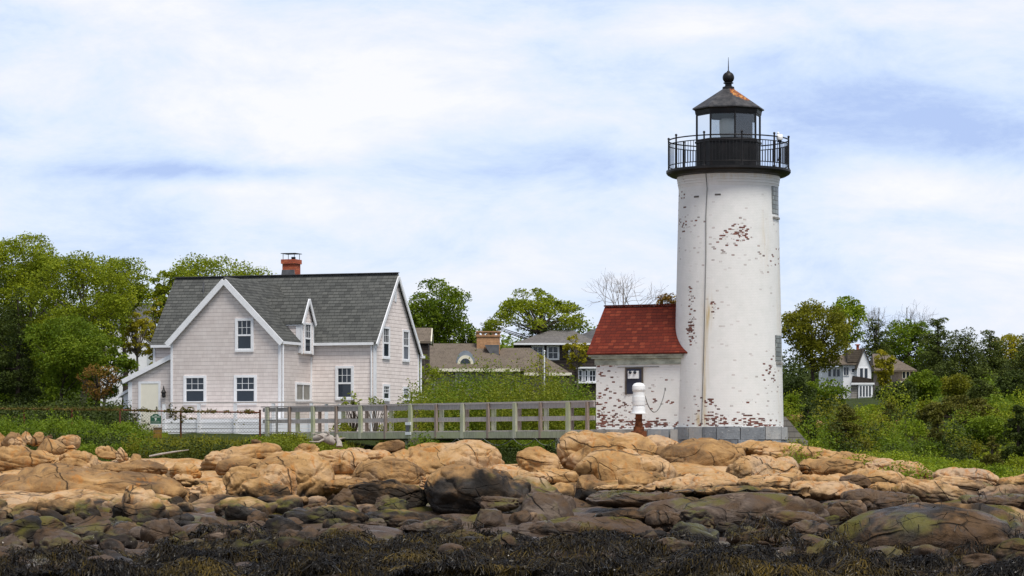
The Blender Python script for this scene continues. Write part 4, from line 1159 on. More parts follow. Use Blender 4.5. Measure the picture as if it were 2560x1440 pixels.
m = MB(); rows(5.8, -11, 10, .9, 13); rows(2.2, -11, 10, .9, 14); m.build('small_lettering', MT['frieze'], sg)
m = MB(); m.prism([(-3.2 * k, 14 * k), (1.5 * k, 14.3 * k), (3.4 * k, 12.6 * k), (1.8 * k, 12.4 * k), (1.2 * k, 9.4 * k), (-2.2 * k, 6.6 * k), (-.6 * k, 9.6 * k), (-.9 * k, 11.6 * k), (-2.6 * k, 12.6 * k)], 'y', -.104, -.1005); m.build('emblem', MT['sign_white'], sg)
m = MB(); m.prism([(-13.5 * k, -1.2 * k), (13.5 * k, -1.2 * k), (13.5 * k, 0), (-13.5 * k, 0)], 'y', -.10, -.07); m.build('border', MT['white_trim'], sg)
bx = empty('wooden_crate', P(394, 1084, 115.8), R(8), 'small ochre wooden box below the green sign', 'box')
m = MB(); m.box(-.17, .17, -.14, .14, -.3, .22); m.build('body', MT['box_ochre'], bx); m = MB(); m.box(-.19, .19, -.16, .16, .221, .255); m.build('lid', MT['wood_brown'], bx)
# ------------------------------------------------------------------ named boulders and ledges (photo box, distance, look)
BL_ = [
 # px0 px1 yt yb D label, options
 (-30, 30, 1082, 1118, 96, 'angular tan rock at the far left edge of the rock pile under the hedge', dict(ang=.7)),
 (5, 62, 1080, 1117, 95.5, 'blocky buff rock leaning in the pile under the left hedge', dict(ang=.7)),
 (22, 64, 1093, 1119, 94.5, 'short round-shouldered tan rock in front of the blocky pile below the hedge', dict(ang=.5)),
 (44, 84, 1079, 1106, 97, 'flat topped yellowish rock at the back of the pile under the hedge', dict(ang=.7)),
 (74, 112, 1080, 1106, 96, 'dark faced wedge rock between paler rocks in the pile under the hedge', dict(ang=.8)),
 (78, 168, 1097, 1137, 93.5, 'large angular ochre rock in front of the pile under the left hedge', dict(ang=.8, rz=-.3)),
 (108, 140, 1087, 1106, 95, 'small pale rock perched on the pile under the left hedge', dict(ang=.5)),
 (136, 200, 1087, 1117, 94.5, 'big squared tan rock at the right end of the pile under the hedge', dict(ang=.75)),
 (158, 196, 1113, 1132, 92, 'smooth light rock below the squared end rock of the pile', dict(ang=.3)),
 (-60, 152, 1116, 1176, 88, 'broad layered tan dome at the left edge above the long ledge', dict(strata=.28, cracks=3, depth=.9)),
 (148, 244, 1127, 1170, 88, 'cracked tan hump right of the broad layered dome', dict(cracks=4)),
 (240, 302, 1115, 1138, 92, 'dark grey slab lying at the foot of the left shrubs', dict(ang=.5, slope=-.1)),
 (286, 320, 1119, 1146, 91, 'upright dark boulder at the foot of the left shrubs', dict(ang=.4)),
 (325, 350, 1134, 1152, 88, 'small grey angular stone left of the pale wedge stone', dict(ang=.8)),
 (344, 376, 1147, 1166, 86, 'small pale wedge stone beside the grey angular stone', dict(ang=.8)),
 (-80, 460, 1160, 1268, 78.5, 'long smooth orange ledge with a dark wet face at lower left', dict(strata=.5, cracks=3, depth=.55, sub=6, name='ledge')),
 (220, 420, 1150, 1190, 83, 'low pinkish ledge step behind the long smooth orange ledge', dict(strata=.2, depth=.6)),
 (425, 505, 1157, 1192, 84, 'rounded buff rock with an orange front right of the long ledge', dict(cracks=3)),
 (500, 705, 1108, 1162, 90, 'long sloping tan outcrop rising below the wire fence', dict(strata=.3, cracks=3, slope=.10)),
 (625, 655, 1098, 1116, 92, 'little round rock sitting on top of the sloping tan outcrop', dict()),
 (545, 665, 1143, 1190, 85, 'smooth whitish tan boulder under the sloping outcrop', dict(cracks=3)),
 (666, 702, 1113, 1127, 91, 'grey egg-shaped stone beside the shrubs under the footbridge', dict(cracks=0)),
 (610, 828, 1128, 1250, 80.5, 'huge cracked orange dome in the left centre', dict(cracks=6, depth=.9)),
 (560, 660, 1165, 1235, 79, 'golden rounded boulder on the left flank of the huge cracked dome', dict(cracks=3)),
 (640, 738, 1160, 1245, 77.5, 'bulging orange boulder split by dark cracks before the huge dome', dict(cracks=6)),
 (596, 690, 1193, 1256, 76.5, 'smooth amber boulder beside the dark hollow', dict(cracks=2)),
 (498, 562, 1203, 1262, 77, 'brown boulder with stacked joints left of the dark hollow', dict(strata=.25, cracks=4)),
 (430, 500, 1185, 1215, 80, 'tan rounded rock between the long ledge and the brown jointed boulder', dict()),
 (416, 466, 1240, 1266, 73, 'pale sunlit angular stone on the dark rubble', dict(ang=.8)),
 (768, 925, 1124, 1182, 90, 'long greyish tan boulder behind the huge cracked dome', dict(cracks=3, slope=-.05)),
 (735, 800, 1108, 1132, 93, 'tan rock beside the driftwood under the footbridge', dict(ang=.4)),
 (860, 978, 1119, 1148, 93, 'pointed amber rock lying under the footbridge', dict(cracks=3)),
 (930, 1010, 1100, 1124, 96, 'row of small brown blocks wedged under the footbridge deck', dict(ang=.6)),
 (878, 1066, 1142, 1214, 86.5, 'egg-like tan dome in the centre with fine cracks', dict(cracks=4)),
 (972, 1265, 1100, 1186, 94.5, 'great weathered dome under the footbridge with a furrowed grey flank', dict(cracks=7, depth=.8)),
 (1215, 1300, 1160, 1184, 89, 'low ochre rock right of the furrowed dome', dict(cracks=4)),
 (796, 930, 1194, 1234, 80, 'layered tan rock at the foot of the huge cracked dome', dict(strata=.16)),
 (868, 1072, 1198, 1276, 76.5, 'dark mossy overhanging slab in the centre', dict(mat='wet_rock', ang=.4, cracks=4)),
 (815, 906, 1222, 1284, 74.5, 'brown mossy blunt boulder left of the overhanging slab', dict(mat='wet_rock', ang=.5)),
 (936, 980, 1238, 1274, 74, 'small brown wedge rock leaning on the overhanging slab', dict(mat='wet_rock', ang=.7)),
 (1046, 1072, 1190, 1212, 79, 'little pale boulder on the shoulder of the big black dome', dict()),
 (1058, 1320, 1160, 1288, 76, 'big black-green whaleback dome with a pale crown at centre', dict(mat='wet_rock', cracks=4, depth=.95, sub=6, slope=-.06)),
 (1230, 1430, 1190, 1270, 77.5, 'dark tapering tail rock running right from the black dome', dict(mat='wet_rock', slope=-.17, cracks=3)),
 (1200, 1300, 1240, 1278, 73, 'green moss-topped slab below the black dome', dict(mat='wet_rock', ang=.4)),
 (1280, 1430, 1232, 1300, 72.5, 'dark mossy blocky ledge right of the black dome', dict(mat='wet_rock', ang=.6, cracks=4)),
 (1176, 1264, 1272, 1346, 69, 'squared barnacled block standing in the weed below the black dome', dict(mat='wet_rock', ang=.75, cracks=4, sink=1.15)),
 (690, 922, 1264, 1345, 69, 'broad purple-grey ledge with yellow algae at lower centre', dict(strata=.3, cracks=4)),
 (640, 760, 1238, 1274, 74, 'dark rounded rock behind the broad purple-grey ledge', dict()),
 (915, 1145, 1274, 1325, 70, 'thin layered brown ledge right of the broad purple-grey ledge', dict(strata=.14, depth=.6, slope=-.05)),
 (1000, 1160, 1296, 1335, 67.5, 'flat grey shelf under the thin layered ledge', dict(strata=.12)),
 (800, 930, 1329, 1364, 64, 'flat grey slab tilted in the seaweed', dict(ang=.3, slope=-.12)),
 (1090, 1290, 1325, 1396, 61.5, 'long brown-grey slab half buried in seaweed at bottom centre', dict(cracks=2, slope=-.12)),
 (340, 480, 1325, 1360, 64.5, 'low bluish slab in the seaweed at lower left', dict(cracks=1)),
 (430, 610, 1308, 1352, 66, 'wide slate-grey slab with a yellow algae patch at lower left', dict(cracks=2)),
 (36, 112, 1320, 1350, 65, 'smooth grey rounded boulder on the left above the weed', dict(ang=.3)),
 (54, 100, 1348, 1366, 61, 'small pale oval stone on the left in the weed', dict(cracks=0)),
 (120, 148, 1334, 1358, 62, 'knobbly grey stone standing in the weed on the left', dict(ang=.4)),
 (-30, 70, 1362, 1436, 56, 'weed-draped dark boulder in the bottom left corner', dict(cracks=2)),
 (50, 138, 1240, 1300, 71, 'brown slanting block rising from the rubble on the left', dict(ang=.7, slope=.2)),
 (1293, 1398, 1117, 1180, 92, 'smooth tan boulder in front of the dark green gap', dict(cracks=2, depth=.9)),
 (1388, 1664, 1078, 1186, 93, 'highest tan granite dome left of the fog horn', dict(cracks=4, depth=.8, slope=-.10, sub=6)),
 (1428, 1680, 1122, 1216, 87.5, 'rounded tan boulder with a rust spot in front of the highest dome', dict(cracks=5)),
 (1545, 1680, 1178, 1222, 85, 'low rounded tan slab at the foot of the rust-spotted boulder', dict(cracks=3)),
 (1575, 1700, 1088, 1125, 95.5, 'rust-stained rock carrying the fog horn post', dict(cracks=2, depth=.8)),
 (1648, 1862, 1096, 1190, 91.5, 'big tan boulder with an orange stain below the white tower', dict(cracks=4, slope=-.06, ang=.3, sub=6)),
 (1780, 1960, 1102, 1140, 94.5, 'low orange cracked rock against the granite tower base', dict(cracks=5)),
 (1815, 1996, 1138, 1202, 87.5, 'jointed pinkish boulder right of the orange-stained boulder', dict(cracks=6)),
 (1880, 2000, 1152, 1200, 85.5, 'smooth segmented tan boulder in front of the jointed pinkish one', dict(cracks=4)),
 (1870, 2095, 1106, 1158, 94, 'long smooth back sloping down from the tower base', dict(cracks=3, slope=-.14, depth=.5)),
 (2030, 2215, 1127, 1170, 91, 'flat layered tan outcrop at the edge of the bushes', dict(strata=.18, cracks=4, slope=-.1)),
 (1990, 2160, 1146, 1192, 88, 'cracked tan rocks between the smooth back and the layered outcrop', dict(cracks=6)),
 (2165, 2335, 1146, 1196, 88, 'striped rounded granite back beside the green bushes', dict(cracks=3, slope=-.10)),
 (2100, 2260, 1172, 1212, 85, 'smooth ochre back below the striped granite back', dict(cracks=2)),
 (2338, 2500, 1169, 1215, 85, 'smooth wave-shaped tan boulder near the right edge', dict(cracks=3, slope=-.08)),
 (2490, 2660, 1180, 1225, 84, 'pale tan boulder cut off by the right edge', dict(cracks=2, slope=.1)),
 (2310, 2485, 1190, 1230, 82, 'long curved tan ledge below the wave-shaped boulder', dict(cracks=3, slope=-.06)),
 (2225, 2425, 1193, 1262, 78, 'large grey-tan whaleback on the right', dict(cracks=3, slope=-.14)),
 (2170, 2250, 1205, 1232, 79, 'short light tan rock left of the large grey-tan whaleback', dict(cracks=2)),
 (2445, 2620, 1212, 1242, 80, 'low tan ledge with a shadowed notch at the right edge', dict(strata=.15)),
 (2400, 2640, 1235, 1268, 76, 'flat dark ledge at the right edge above the wet dome', dict(mat='wet_rock', strata=.15)),
 (2000, 2120, 1184, 1214, 81.5, 'tan knobbly rocks left of the short light tan rock', dict(cracks=6)),
 (2100, 2180, 1184, 1210, 81, 'dark cleft rock above the folded brown ledge', dict(mat='wet_rock', ang=.5, cracks=5)),
 (1700, 1836, 1179, 1206, 86, 'low pale rock in the hollow below the big stained boulder', dict(cracks=3)),
 (1615, 1862, 1189, 1230, 82, 'long tan slab with a thin dark seam, centre right', dict(strata=.22, cracks=2)),
 (1845, 2056, 1182, 1228, 81, 'segmented tan boulder beside the long seamed slab', dict(cracks=5)),
 (1980, 2160, 1202, 1242, 79, 'orange-topped tan boulder above the wet dark slab', dict(cracks=3, slope=-.05)),
 (1434, 1518, 1187, 1242, 80, 'blocky tan boulder with a flat sunlit top', dict(ang=.7, cracks=2)),
 (1308, 1446, 1171, 1210, 86, 'rounded pale rock below the smooth boulder by the gap', dict(cracks=4)),
 (1255, 1335, 1174, 1206, 84, 'flat-topped tan slab beside the black dome', dict(ang=.6)),
 (1322, 1366, 1195, 1222, 81, 'small cubic tan stone under the rounded pale rock', dict(ang=.8)),
 (1372, 1440, 1206, 1238, 79, 'brown tumbled stone left of the blocky boulder', dict(ang=.7)),
 (1484, 1660, 1212, 1236, 79, 'narrow ochre ledge right of the blocky boulder', dict(strata=.12)),
 (1470, 1710, 1226, 1266, 76, 'long dark undercut ledge at centre right', dict(mat='wet_rock', strata=.2, ang=.3)),
 (1680, 2025, 1214, 1246, 78, 'long grey-brown slab above the wet dark slab', dict(strata=.2, depth=.5)),
 (1600, 2072, 1232, 1336, 70, 'wide wet dark slab with bright green algae along its top', dict(mat='wet_rock', cracks=4, depth=.7, sub=6)),
 (1616, 1704, 1275, 1312, 68.5, 'dark rounded boulder below the left end of the wet slab', dict()),
 (1700, 1786, 1274, 1322, 67.5, 'grey-purple rounded boulder below the wet slab', dict()),
 (1480, 1640, 1273, 1304, 69, 'slate-coloured low rock left of the wet slab', dict(strata=.15)),
 (1320, 1660, 1292, 1345, 66.5, 'pinkish layered shelf above the seaweed at centre right', dict(strata=.16, depth=.6)),
 (1590, 1672, 1325, 1344, 65, 'flat grey stone at the end of the pinkish layered shelf', dict(cracks=1)),
 (1670, 1812, 1304, 1384, 62.5, 'weed-hung brown boulder below the wet slab', dict(ang=.5)),
 (1820, 1960, 1328, 1368, 60.5, 'smooth purple-brown slab rising from the weed', dict(cracks=2, slope=-.1)),
 (1910, 2064, 1275, 1312, 67.5, 'purple-grey low ledge between the wet slab and the folded ledge', dict(strata=.14, slope=-.05)),
 (1970, 2110, 1300, 1345, 64, 'grey streaked slab below the purple-grey low ledge', dict(strata=.12, slope=-.1)),
 (2040, 2160, 1250, 1302, 71, 'squared brown block right of the wet dark slab', dict(ang=.5, cracks=3)),
 (2105, 2300, 1222, 1288, 74, 'folded brown ledge of rounded ribs on the right', dict(mat='wet_rock', cracks=7, slope=-.1)),
 (2060, 2680, 1258, 1440, 57.5, 'huge flat wet dome with green algae in the lower right corner', dict(cracks=4, depth=.8, sub=6, slope=.02)),
 (1480, 1540, 1380, 1402, 55, 'small pale barnacled stone in the weed at bottom centre', dict(ang=.4)),
]
for (a, c, yt, yb, D, lab, o) in BL_:
    n = o.get('name', 'boulder')
    boulder(a, c, yt, yb, D, lab, 'ledge' if n == 'ledge' or 'ledge' in lab or 'slab' in lab else 'boulder', **o)

# beach stones: the loose rubble of the tidal strip
rg = np.random.default_rng(21)
proto = [rock_mesh('beach_stone', (1, .8, .55), 900 + k, [.1, .5, .8, .3, .65][k % 5], 1, 4) for k in range(12)]
for m_ in proto: m_.materials.append(MT['rock'])
def rubble(n, s0, s1, y0, y1, w0, w1, label, group, embed=.30):
    for i in range(n):
        py = rg.uniform(y0, y1); px = rg.uniform(s0, s1)
        D = float(np.interp(py, [1120, 1180, 1225, 1250, 1290, 1330, 1380, 1440], [94, 84, 76.5, 73, 68, 63, 57, 52.5])) + rg.normal() * .8
        x = PX(px, D); w = rg.uniform(w0, w1) ** 1.0 * (1 + .6 * (rg.random() < .12))
        o = bpy.data.objects.new('beach_stone', proto[rg.integers(12)]); COL.objects.link(o)
        h = w * rg.uniform(.7, 1.1)
        o.location = (x, D, gz1(x, D) + h * .55 * embed - .02); o.scale = (w, w * rg.uniform(.8, 1.1), h); o.rotation_euler = (rg.normal() * .22, rg.normal() * .22, rg.uniform(0, 6.28))
        tag(o, label, 'stone', group)
rubble(14, 450, 720, 1246, 1296, .45, 1.0, 'brown boulder on the bare rock floor beside the dark hollow', 'stones beside the dark hollow', .2)
rubble(150, -40, 660, 1268, 1372, .25, .95, 'brown sea-worn stone in the dark rubble below the long orange ledge', 'stones of the left rubble strip')
rubble(14, 200, 520, 1145, 1165, .25, .6, 'small tan stone between the upper ledges on the left', 'small stones of the upper left ledges')
rubble(34, 640, 1060, 1225, 1300, .25, .7, 'dark stone in the gaps round the overhanging slab', 'stones round the centre ledges')
rubble(26, -40, 1400, 1330, 1440, .45, 1.4, 'dark stone half buried in the seaweed at the bottom', 'stones in the seaweed', .25)
rubble(20, 1400, 2600, 1330, 1440, .45, 1.4, 'dark stone half buried in the seaweed at the bottom', 'stones in the seaweed', .25)
rubble(36, 1300, 2080, 1250, 1330, .3, .8, 'dark wet stone between the seaweed and the ledges at centre right', 'stones of the right tidal strip')

# ------------------------------------------------------------------ seaweed over the lowest rocks
bpy.context.view_layer.update()
from mathutils.bvhtree import BVHTree
bvs = []
for o in [o for o in COL.objects if o.type == 'MESH' and o.name.split('.')[0] in ('boulder', 'ledge', 'ground')]:
    if o.name.startswith('ground'): continue
    n = len(o.data.vertices); co = np.zeros(n * 3, np.float32); o.data.vertices.foreach_get('co', co); co = co.reshape(-1, 3)
    if o.location.y > 71: continue
    M_ = o.matrix_world
    bvs.append((M_ @ Vector(co.min(0)), M_ @ Vector(co.max(0)), BVHTree.FromPolygons([M_ @ v.co for v in o.data.vertices], [tuple(p.vertices) for p in o.data.polygons])))
rg = np.random.default_rng(8)
N = 190000
D = 49.5 + (66.5 - 49.5) * rg.random(N) ** 1.1; s_ = rg.uniform(-60, 2620, N); X = (s_ - 1280) / F * D
mask = fbm(np.stack([X * .45, D * .40, 0 * X], 1), 40, 4)
edge = np.interp(s_, [0, 250, 420, 900, 1300, 1700, 1900, 2100, 2560], [55.5, 57.5, 61.5, 63.5, 62.5, 62, 59.5, 56.0, 55.8])
keep = D < edge - .5 + mask * 5.5
X, D = X[keep], D[keep]; Zg = gz(X, D); N = len(X)
for i in range(N):
    for lo, hi, bv in bvs:
        if lo.x < X[i] < hi.x and lo.y < D[i] < hi.y:
            h = bv.ray_cast(Vector((X[i], D[i], 20)), Vector((0, 0, -1)))
            if h[0] is not None and h[0].z > Zg[i]:
                Zg[i] = h[0].z if D[i] < h[0].y + 1 and rg.random() < (.95 if h[0].z < CAMZ - 1.85 + rg.normal() * .12 else .02) else -50
ok = Zg > -20; X, D, Zg = X[ok], D[ok], Zg[ok]; N = len(X)
e_ = .12
def lmp(x, y):
    return .05 + .30 * np.clip(fbm(np.stack([x * 1.1, y * 1.1, 0 * x], 1), 55, 3) + .25, 0, 1)
slx = (gz(X + e_, D) + lmp(X + e_, D) - gz(X - e_, D) - lmp(X - e_, D)) / (2 * e_); sly = (gz(X, D + e_) + lmp(X, D + e_) - gz(X, D - e_) - lmp(X, D - e_)) / (2 * e_)
dx = -slx * 2.2 + rg.normal(size=N) * .4; dy = -sly * 2.2 - .35 + rg.normal(size=N) * .4; dl = np.hypot(dx, dy); dx /= dl; dy /= dl
Ln = rg.uniform(.06, .24, N); wd = rg.uniform(.004, .0125, N); lump = lmp(X, D)
P0 = np.stack([X, D, Zg + lump + rg.random(N) * .05], 1)
dirv = np.stack([dx, dy, np.zeros(N)], 1); sd_ = np.stack([-dy, dx, rg.normal(size=N) * .5], 1) * wd[:, None]
P1 = P0 + dirv * (Ln * .5)[:, None] + np.stack([rg.normal(size=N) * .03, 0 * X, rg.uniform(-.02, .05, N)], 1)
P2 = P0 + dirv * Ln[:, None] + np.stack([rg.normal(size=N) * .05, 0 * X, -rg.uniform(.02, .16, N)], 1)
V = np.stack([P0 - sd_ * .5, P0 + sd_ * .5, P1 - sd_, P1 + sd_, P2 - sd_ * .6, P2 + sd_ * .6], 1).reshape(-1, 3)
b6 = np.arange(N)[:, None] * 6
Fc = np.concatenate([b6 + [0, 1, 3, 2], b6 + [2, 3, 5, 4]])
def M_weed(t):
    r = t.island(); n = t.noise(t.pos(), .55, 5, .7)
    c = t.ramp(r * .24 + n * 1.15 - .18, [(.28, (.002, .0015, .001)), (.48, (.007, .0045, .002)), (.59, (.030, .020, .004)), (.71, (.075, .050, .006)), (.88, (.13, .085, .02))])
    return dict(c=c, r=.38, spec=.2)
mk('seaweed', M_weed)
tag(link('seaweed', np_mesh('seaweed', V, Fc), MT['seaweed']), kind='stuff')
# shells and barnacle crumbs among the weed
n = 900; D = 50 + 14 * rg.random(n); s_ = rg.uniform(-40, 2600, n); X = (s_ - 1280) / F * D
C = np.stack([X, D, gz(X, D) + .16], 1)
mk('shell', plain((.34, .31, .27), .6, .4, 8))
tag(link('shell_litter', leaf_mesh('shell_litter', C, .035, 5, up=.8, aspect=.8), MT['shell']), kind='stuff')

# ------------------------------------------------------------------ driftwood
DW = empty('driftwood', P(835, 1108, 97.5), 0, 'bleached grey tree stump with roots stranded under the footbridge', 'driftwood')
m = MB(); q = 97.5 / F
m.tube([(-50 * q, .3, 12 * q), (-30 * q, .1, 16 * q), (-8 * q, 0, 8 * q), (2 * q, 0, 0)], [.10, .15, .17, .10], 8)
m.tube([(8 * q, -.1, 22 * q), (9 * q, -.1, 12 * q), (14 * q, -.2, 2 * q), (14 * q, -.25, -9 * q)], [.03, .06, .09, .12], 8)
for e in ((-55, 25), (-20, 30), (30, 14), (-62, 4)): m.tube([(-20 * q, 0, 12 * q), (e[0] * .6 * q, -.1, e[1] * .8 * q), (e[0] * q, -.15, e[1] * q)], [.06, .035, .01], 6)
m.build('trunk', MT['driftwood'], DW)
m = MB(); D1 = empty('driftwood', P(400, 1137, 92), .25, 'thin grey driftwood branch lying at the foot of the left shrubs', 'driftwood')
m.tube([(-.35, 0, -.05), (0, 0, .02), (.5, .1, .10), (.95, .1, .16)], [.035, .04, .03, .012], 6); m.build('branch', MT['driftwood'], D1)

# ------------------------------------------------------------------ trees
Y = 'trees left of the cottage'
tree(60, 588, 960, 165, 152, 'leaf_spring', 'bark_grey', 'tallest spreading green tree at the far left', 'round', 11, group=Y, cover=4.2)
tree(205, 628, 940, 140, 146, 'leaf_spring', 'bark_grey', 'broad yellow-green tree second from the left edge', 'round', 12, group=Y, cover=4.2)
tree(305, 648, 790, 95, 172, 'leaf_spring', 'bark_dark', 'rounded green tree above the far grey roof on the left', 'round', 13, group=Y)
tree(-20, 700, 1000, 105, 140, 'leaf_dark', 'bark_dark', 'dark evergreen cut off by the left edge', 'pine', 14, 'evergreen_tree', group=Y, cover=5)
tree(45, 740, 1005, 70, 138, 'leaf_dark', 'bark_dark', 'dark spreading yew beside the left edge', 'pine', 15, 'evergreen_tree', group=Y, cover=4)
tree(165, 790, 990, 120, 137, 'leaf_green', 'bark_dark', 'lower dark green tree in front of the yellow-green one', 'round', 16, group=Y, cover=4.5)
tree(265, 830, 1000, 80, 139, 'leaf_green', 'bark_grey', 'green tree standing on the lawn edge left of the cottage', 'open', 17, group=Y, cover=4.5)
tree(338, 770, 900, 52, 148, 'leaf_yellow', 'bark_grey', 'slender yellow-green sapling below the far grey roof', 'open', 18, group=Y, cover=2.6)
tree(385, 735, 930, 42, 150, 'leaf_yellow', 'bark_grey', 'thin yellowish tree touching the cottage roof on its left', 'open', 19, group=Y, cover=2.2)
tree(540, 646, 860, 178, 165, 'leaf_spring', 'bark_grey', 'wide green tree rising behind the cottage roof', 'round', 20, group=GL, cover=4.5)
tree(425, 668, 850, 60, 160, 'leaf_spring', 'bark_dark', 'small green tree peeping over the left end of the cottage roof', 'open', 21, cover=3.4)
tree(245, 905, 1000, 62, 134, 'leaf_rust', 'bark_dark', 'brownish half-bare bush tree on the lawn left of the cottage', 'open', 22, group=Y, cover=1.3)
tree(1085, 700, 890, 100, 172, 'leaf_green', 'bark_dark', 'dense round-topped green tree right of the cottage gable', 'round', 23, cover=5.5)
tree(1168, 806, 880, 36, 176, 'leaf_green', 'bark_dark', 'small green tree at the foot of the dense round-topped one', 'round', 24, cover=4)
tree(1345, 720, 850, 135, 182, 'leaf_spring', 'bark_dark', 'umbrella-shaped oak with bare lower limbs behind the grey hip roof', 'spread', 25, cover=3.0, nclump=62)
tree(1385, 800, 850, 95, 190, 'leaf_dark', 'bark_dark', 'dark low evergreen under the umbrella-shaped oak', 'round', 26, 'evergreen_tree', cover=4)
tree(1565, 712, 830, 70, 195, 'leaf_green', 'bark_pale', 'bare grey tree above the red shed roof', 'bare', 27, 'bare_tree')
tree(1672, 731, 800, 34, 178, 'leaf_rust', 'bark_grey', 'orange-tinged small tree between red roof and tower', 'round', 28, cover=3)
tree(1225, 795, 835, 30, 205, 'leaf_pine', 'bark_dark', 'small distant pine behind the tan chimney', 'pine', 29, 'pine_tree', cover=2.2)
tree(1056, 885, 985, 50, 136, 'leaf_spring', 'bark_pale', 'airy grey-stemmed tree at the right corner of the cottage', 'open', 30, cover=1.7)
tree(1440, 835, 930, 40, 168, 'leaf_yellow', 'bark_grey', 'yellow-green sapling before the dark shingled house', 'open', 31, cover=2.4)
Z = 'trees on the slope right of the lighthouse'
tree(2040, 755, 930, 102, 152, 'leaf_olive', 'bark_dark', 'large olive-brown tree next to the white tower', 'round', 40, group=Z, cover=5)
tree(2118, 741, 870, 56, 252, 'leaf_lush', 'bark_dark', 'bright green tree top behind the olive-brown tree', 'round', 41, group=Z, cover=5)
tree(2195, 762, 880, 34, 262, 'leaf_green', 'bark_grey', 'thin bare tree between the bright green top and the wide bare tree', 'bare', 42, 'bare_tree', group=Z)
tree(2262, 762, 880, 58, 265, 'leaf_green', 'bark_grey', 'wide bare-branched tree against the sky', 'bare', 43, 'bare_tree', group=Z)
tree(2190, 800, 900, 56, 255, 'leaf_pine', 'bark_dark', 'greyish pine behind the white house chimney', 'pine', 44, 'pine_tree', group=Z, cover=4)
tree(2275, 798, 960, 84, 262, 'leaf_green', 'bark_dark', 'leafy green tree above the brown-roofed house', 'round', 45, group=Z, cover=5)
tree(2345, 796, 1000, 66, 225, 'leaf_pine', 'bark_dark', 'tallest dark pine on the right skyline', 'pine', 46, 'pine_tree', group=Z, cover=5)
tree(2412, 832, 1010, 86, 215, 'leaf_pine', 'bark_dark', 'wide dark pine right of the tallest pine', 'pine', 47, 'pine_tree', group=Z, cover=5)
tree(2474, 834, 1010, 76, 222, 'leaf_pine', 'bark_dark', 'ragged dark pine left of the yellow-green tree', 'pine', 48, 'pine_tree', group=Z, cover=5)
tree(2522, 830, 950, 58, 240, 'leaf_yellow', 'bark_dark', 'yellow-green rounded tree near the right edge', 'round', 49, group=Z, cover=4)
tree(2572, 848, 1040, 80, 210, 'leaf_pine', 'bark_dark', 'dark pine cut off by the right edge', 'pine', 50, 'pine_tree', group=Z, cover=5)
tree(2212, 868, 985, 30, 241, 'leaf_yellow', 'bark_dark', 'yellow-green tree between the white house and the brown house', 'round', 51, group=Z, cover=4)
tree(2062, 945, 1035, 62, 142, 'leaf_green', 'bark_dark', 'rounded green tree hiding the foot of the white house', 'round', 52, group=Z, cover=5)
tree(1990, 940, 1040, 50, 138, 'leaf_dark', 'bark_dark', 'dark shaded tree right against the tower', 'round', 53, group=Z, cover=5)
tree(2390, 936, 1010, 50, 160, 'leaf_olive', 'bark_dark', 'olive rounded tree above the flat-topped pine', 'round', 54, group=Z, cover=5)
tree(2395, 985, 1110, 112, 122, 'leaf_cedar', 'bark_dark', 'flat-topped wind-bent pine with bare limbs on the slope', 'spread', 55, 'pine_tree', group=Z, cover=4.2)
tree(2115, 1010, 1130, 68, 108, 'leaf_cedar', 'bark_dark', 'bushy dark cedar at the edge of the rocks right of the tower', 'cone', 56, 'cedar_tree', group=Z, cover=6)
tree(2545, 1010, 1190, 66, 104, 'leaf_dark', 'bark_dark', 'dark cedar near the right edge above the bushes', 'cone', 57, 'cedar_tree', group=Z, cover=6)
tree(2245, 955, 1040, 60, 150, 'leaf_dark', 'bark_dark', 'dark green tree below the brown-roofed house', 'round', 58, group=Z, cover=5)
tree(2186, 1012, 1060, 40, 140, 'leaf_lush', 'bark_dark', 'fresh green small tree below the white house bay', 'round', 59, group=Z, cover=5)
tree(2320, 1000, 1060, 36, 135, 'leaf_olive', 'bark_dark', 'small olive tree left of the flat-topped pine', 'round', 60, group=Z, cover=4)
tree(2470, 1040, 1160, 60, 112, 'leaf_green', 'bark_dark', 'green tree on the slope between flat-topped pine and cedar', 'round', 61, group=Z, cover=4)

for (px, yt, ycb, hw, D, lf, st, lab) in [
  (2310, 925, 1050, 52, 152, 'leaf_green', 'round', 'dark green round tree under the leafy one above the brown house'),
  (2455, 950, 1060, 58, 150, 'leaf_pine', 'pine', 'broad low pine behind the flat-topped pine'),
  (2545, 925, 1050, 60, 148, 'leaf_dark', 'round', 'dark round tree at the right edge below the yellow-green one'),
  (2345, 1045, 1130, 44, 110, 'leaf_cedar', 'cone', 'small cedar bush under the flat-topped pine'),
  (2225, 1005, 1090, 40, 124, 'leaf_cedar', 'cone', 'slim cedar bush among the fresh green shrubs'),
  (2020, 1015, 1110, 38, 112, 'leaf_dark', 'cone', 'dark small cedar just right of the stone ramp'),
  (2480, 1090, 1180, 44, 99, 'leaf_cedar', 'cone', 'low olive cedar above the wave-shaped boulder'),
  (1975, 985, 1060, 34, 126, 'leaf_green', 'round', 'small leafy tree touching the tower on its right')]:
    tree(px, yt, ycb, hw, D, lf, 'bark_dark', lab, st, int(px), {'pine': 'pine_tree', 'cone': 'cedar_tree'}.get(st, 'deciduous_tree'), group=Z, cover=5.5)

